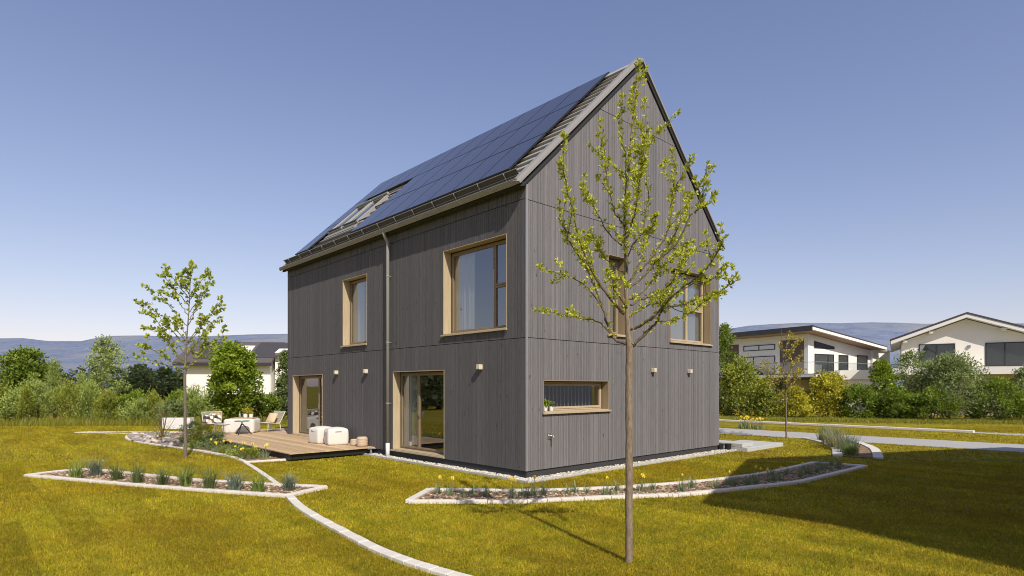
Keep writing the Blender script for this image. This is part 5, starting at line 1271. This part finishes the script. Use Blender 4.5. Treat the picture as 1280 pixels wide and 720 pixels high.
for xa in (1.2, 5.2, 9.4):
    f = MB(); f.box((xa, YG-.52, 1.0), (xa+1.6, YG-.46, 2.5)); w = f.build('window', M['dframe'], h); MB().add([(xa+.08, YG-.455, 1.08), (xa+1.52, YG-.455, 1.08), (xa+1.52, YG-.455, 2.42), (xa+.08, YG-.455, 2.42)], [(0, 3, 2, 1)]).build('pane', M['glass2'], w)

for ya in (-12.4, -16.6):
    f = MB(); f.box((XL+.42, ya, 1.0), (XL+.49, ya+1.4, 2.4)); w = f.build('window', M['dframe'], h); MB().add([(XL+.415, ya+.08, 1.08), (XL+.415, ya+1.32, 1.08), (XL+.415, ya+1.32, 2.32), (XL+.415, ya+.08, 2.32)], [(0, 3, 2, 1)]).build('pane', M['glass2'], w)
# ------------------------------------------------------------------ far hills
rid = [(-700, 430), (-300, 428), (0, 424), (30, 423.5), (60, 427), (100, 428), (125, 423), (140, 421), (180, 420), (220, 420.5), (300, 419), (360, 418), (500, 420), (700, 424), (850, 418), (900, 415), (935, 409), (965, 407), (1000, 405.5), (1050, 406), (1090, 404), (1125, 404.5), (1160, 405.5), (1200, 404), (1280, 405), (1600, 408), (2100, 415)]
rx, ry = np.array([p[0] for p in rid]), np.array([p[1] for p in rid])
nx, ny = 420, 46; px = np.linspace(-700, 2100, nx); D = np.linspace(1500, 5200, ny)
nz1 = np.cumsum(RNG.normal(0, 1, nx)); nz1 -= np.linspace(nz1[0], nz1[-1], nx); nz1 = np.convolve(nz1, np.ones(5)/5, 'same')
V = np.zeros((ny, nx, 3))
ph = RNG.uniform(0, 6, (6,))
for j, d in enumerate(D):
    f = np.clip((d-1500)/(4300-1500), 0, 1); prof = f**1.6 if d <= 4300 else 1 - (d-4300)/3500
    hr = (HY - np.interp(px, rx, ry))/F*4300
    hh = hr*prof*(1 + 0.10*np.sin(px*.013+ph[0]+d*.002)*f*(1-f)*4*.5 + 0.05*np.sin(px*.031+ph[1]-d*.0013)*f*(1-f)*4) + nz1*0.9*f
    X = (px-CX)/F*d
    V[j, :, 0] = CAM.x + RGT.x*X + FWD.x*d; V[j, :, 1] = CAM.y + RGT.y*X + FWD.y*d; V[j, :, 2] = hh - (4 if j == 0 else 0)
i, j = np.meshgrid(np.arange(nx-1), np.arange(ny-1)); q = (j*nx+i).ravel()
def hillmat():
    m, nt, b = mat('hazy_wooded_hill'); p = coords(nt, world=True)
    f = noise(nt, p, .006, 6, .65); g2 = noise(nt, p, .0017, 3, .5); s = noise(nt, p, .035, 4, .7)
    col = ramp(nt, [(.3, (.125, .16, .245)), (.5, (.165, .20, .285)), (.7, (.215, .238, .298))], f)  # blue distance haze is mixed into these base colours
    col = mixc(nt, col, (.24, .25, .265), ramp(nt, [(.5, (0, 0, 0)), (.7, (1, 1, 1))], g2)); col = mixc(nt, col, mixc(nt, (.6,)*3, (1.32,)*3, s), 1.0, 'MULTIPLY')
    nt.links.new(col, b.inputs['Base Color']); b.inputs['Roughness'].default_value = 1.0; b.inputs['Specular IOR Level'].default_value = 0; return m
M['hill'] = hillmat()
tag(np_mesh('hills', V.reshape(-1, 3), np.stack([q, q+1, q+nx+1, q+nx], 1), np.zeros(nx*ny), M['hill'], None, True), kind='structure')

# ------------------------------------------------------------------ sun, sky, camera
sd = Vector((.363, 1.048, -1.0)).normalized()
sun = bpy.data.lights.new('Sun', 'SUN'); sun.energy = 5.0; sun.angle = R(.5); sun.color = (1.0, .93, .82)
so = bpy.data.objects.new('Sun', sun); COL.objects.link(so); so.rotation_euler = sd.to_track_quat('-Z', 'Y').to_euler()
w = bpy.data.worlds.new('World'); sc.world = w; w.use_nodes = True; nt = w.node_tree; bg = nt.nodes['Background']
sky = nt.nodes.new('ShaderNodeTexSky'); sky.sky_type = 'NISHITA'; sky.sun_disc = False
sky.sun_elevation = math.asin(-sd.z); sky.sun_rotation = math.atan2(-sd.x, -sd.y)
sky.air_density = 1.0; sky.dust_density = 1.0; sky.ozone_density = 1.5; sky.altitude = 500
tn = nt.nodes.new('ShaderNodeMix'); tn.data_type = 'RGBA'; tn.blend_type = 'MULTIPLY'; tn.inputs[0].default_value = 1.0; tn.inputs[7].default_value = (1.27, 1.02, 1.0, 1)
nt.links.new(sky.outputs[0], tn.inputs[6]); 
v1 = nt.nodes.new('ShaderNodeVectorMath'); v1.operation = 'MULTIPLY'; v1.inputs[1].default_value = (1.02, 1.09, 1.32)
v2 = nt.nodes.new('ShaderNodeVectorMath'); v2.operation = 'MULTIPLY_ADD'; v2.inputs[1].default_value = (.3*.145, .4*.145, .6*.145); v2.inputs[2].default_value = (1, 1, 1)
v3 = nt.nodes.new('ShaderNodeVectorMath'); v3.operation = 'DIVIDE'
nt.links.new(tn.outputs[2], v1.inputs[0]); nt.links.new(tn.outputs[2], v2.inputs[0]); nt.links.new(v1.outputs[0], v3.inputs[0]); nt.links.new(v2.outputs[0], v3.inputs[1]); nt.links.new(v3.outputs[0], bg.inputs['Color']); bg.inputs['Strength'].default_value = .15
cam = bpy.data.cameras.new('Camera'); co_ = bpy.data.objects.new('Camera', cam); COL.objects.link(co_)
cam.sensor_fit = 'HORIZONTAL'; cam.sensor_width = 36; cam.lens = 36*F/1280; cam.shift_y = (HY-360)/1280
cam.clip_start = .05; cam.clip_end = 20000
co_.location = CAM; co_.rotation_euler = (R(90), 0, math.atan2(FWD.y, FWD.x)-math.pi/2)
sc.camera = co_
sc.view_settings.view_transform = 'Standard'; sc.view_settings.look = 'None'; sc.view_settings.exposure = 0
sc.cycles.pixel_filter_type = 'BLACKMAN_HARRIS'; sc.cycles.filter_width = 1.0
sc.render.engine = 'CYCLES'; sc.cycles.use_denoising = True; sc.cycles.transparent_max_bounces = 12; sc.cycles.max_bounces = 8
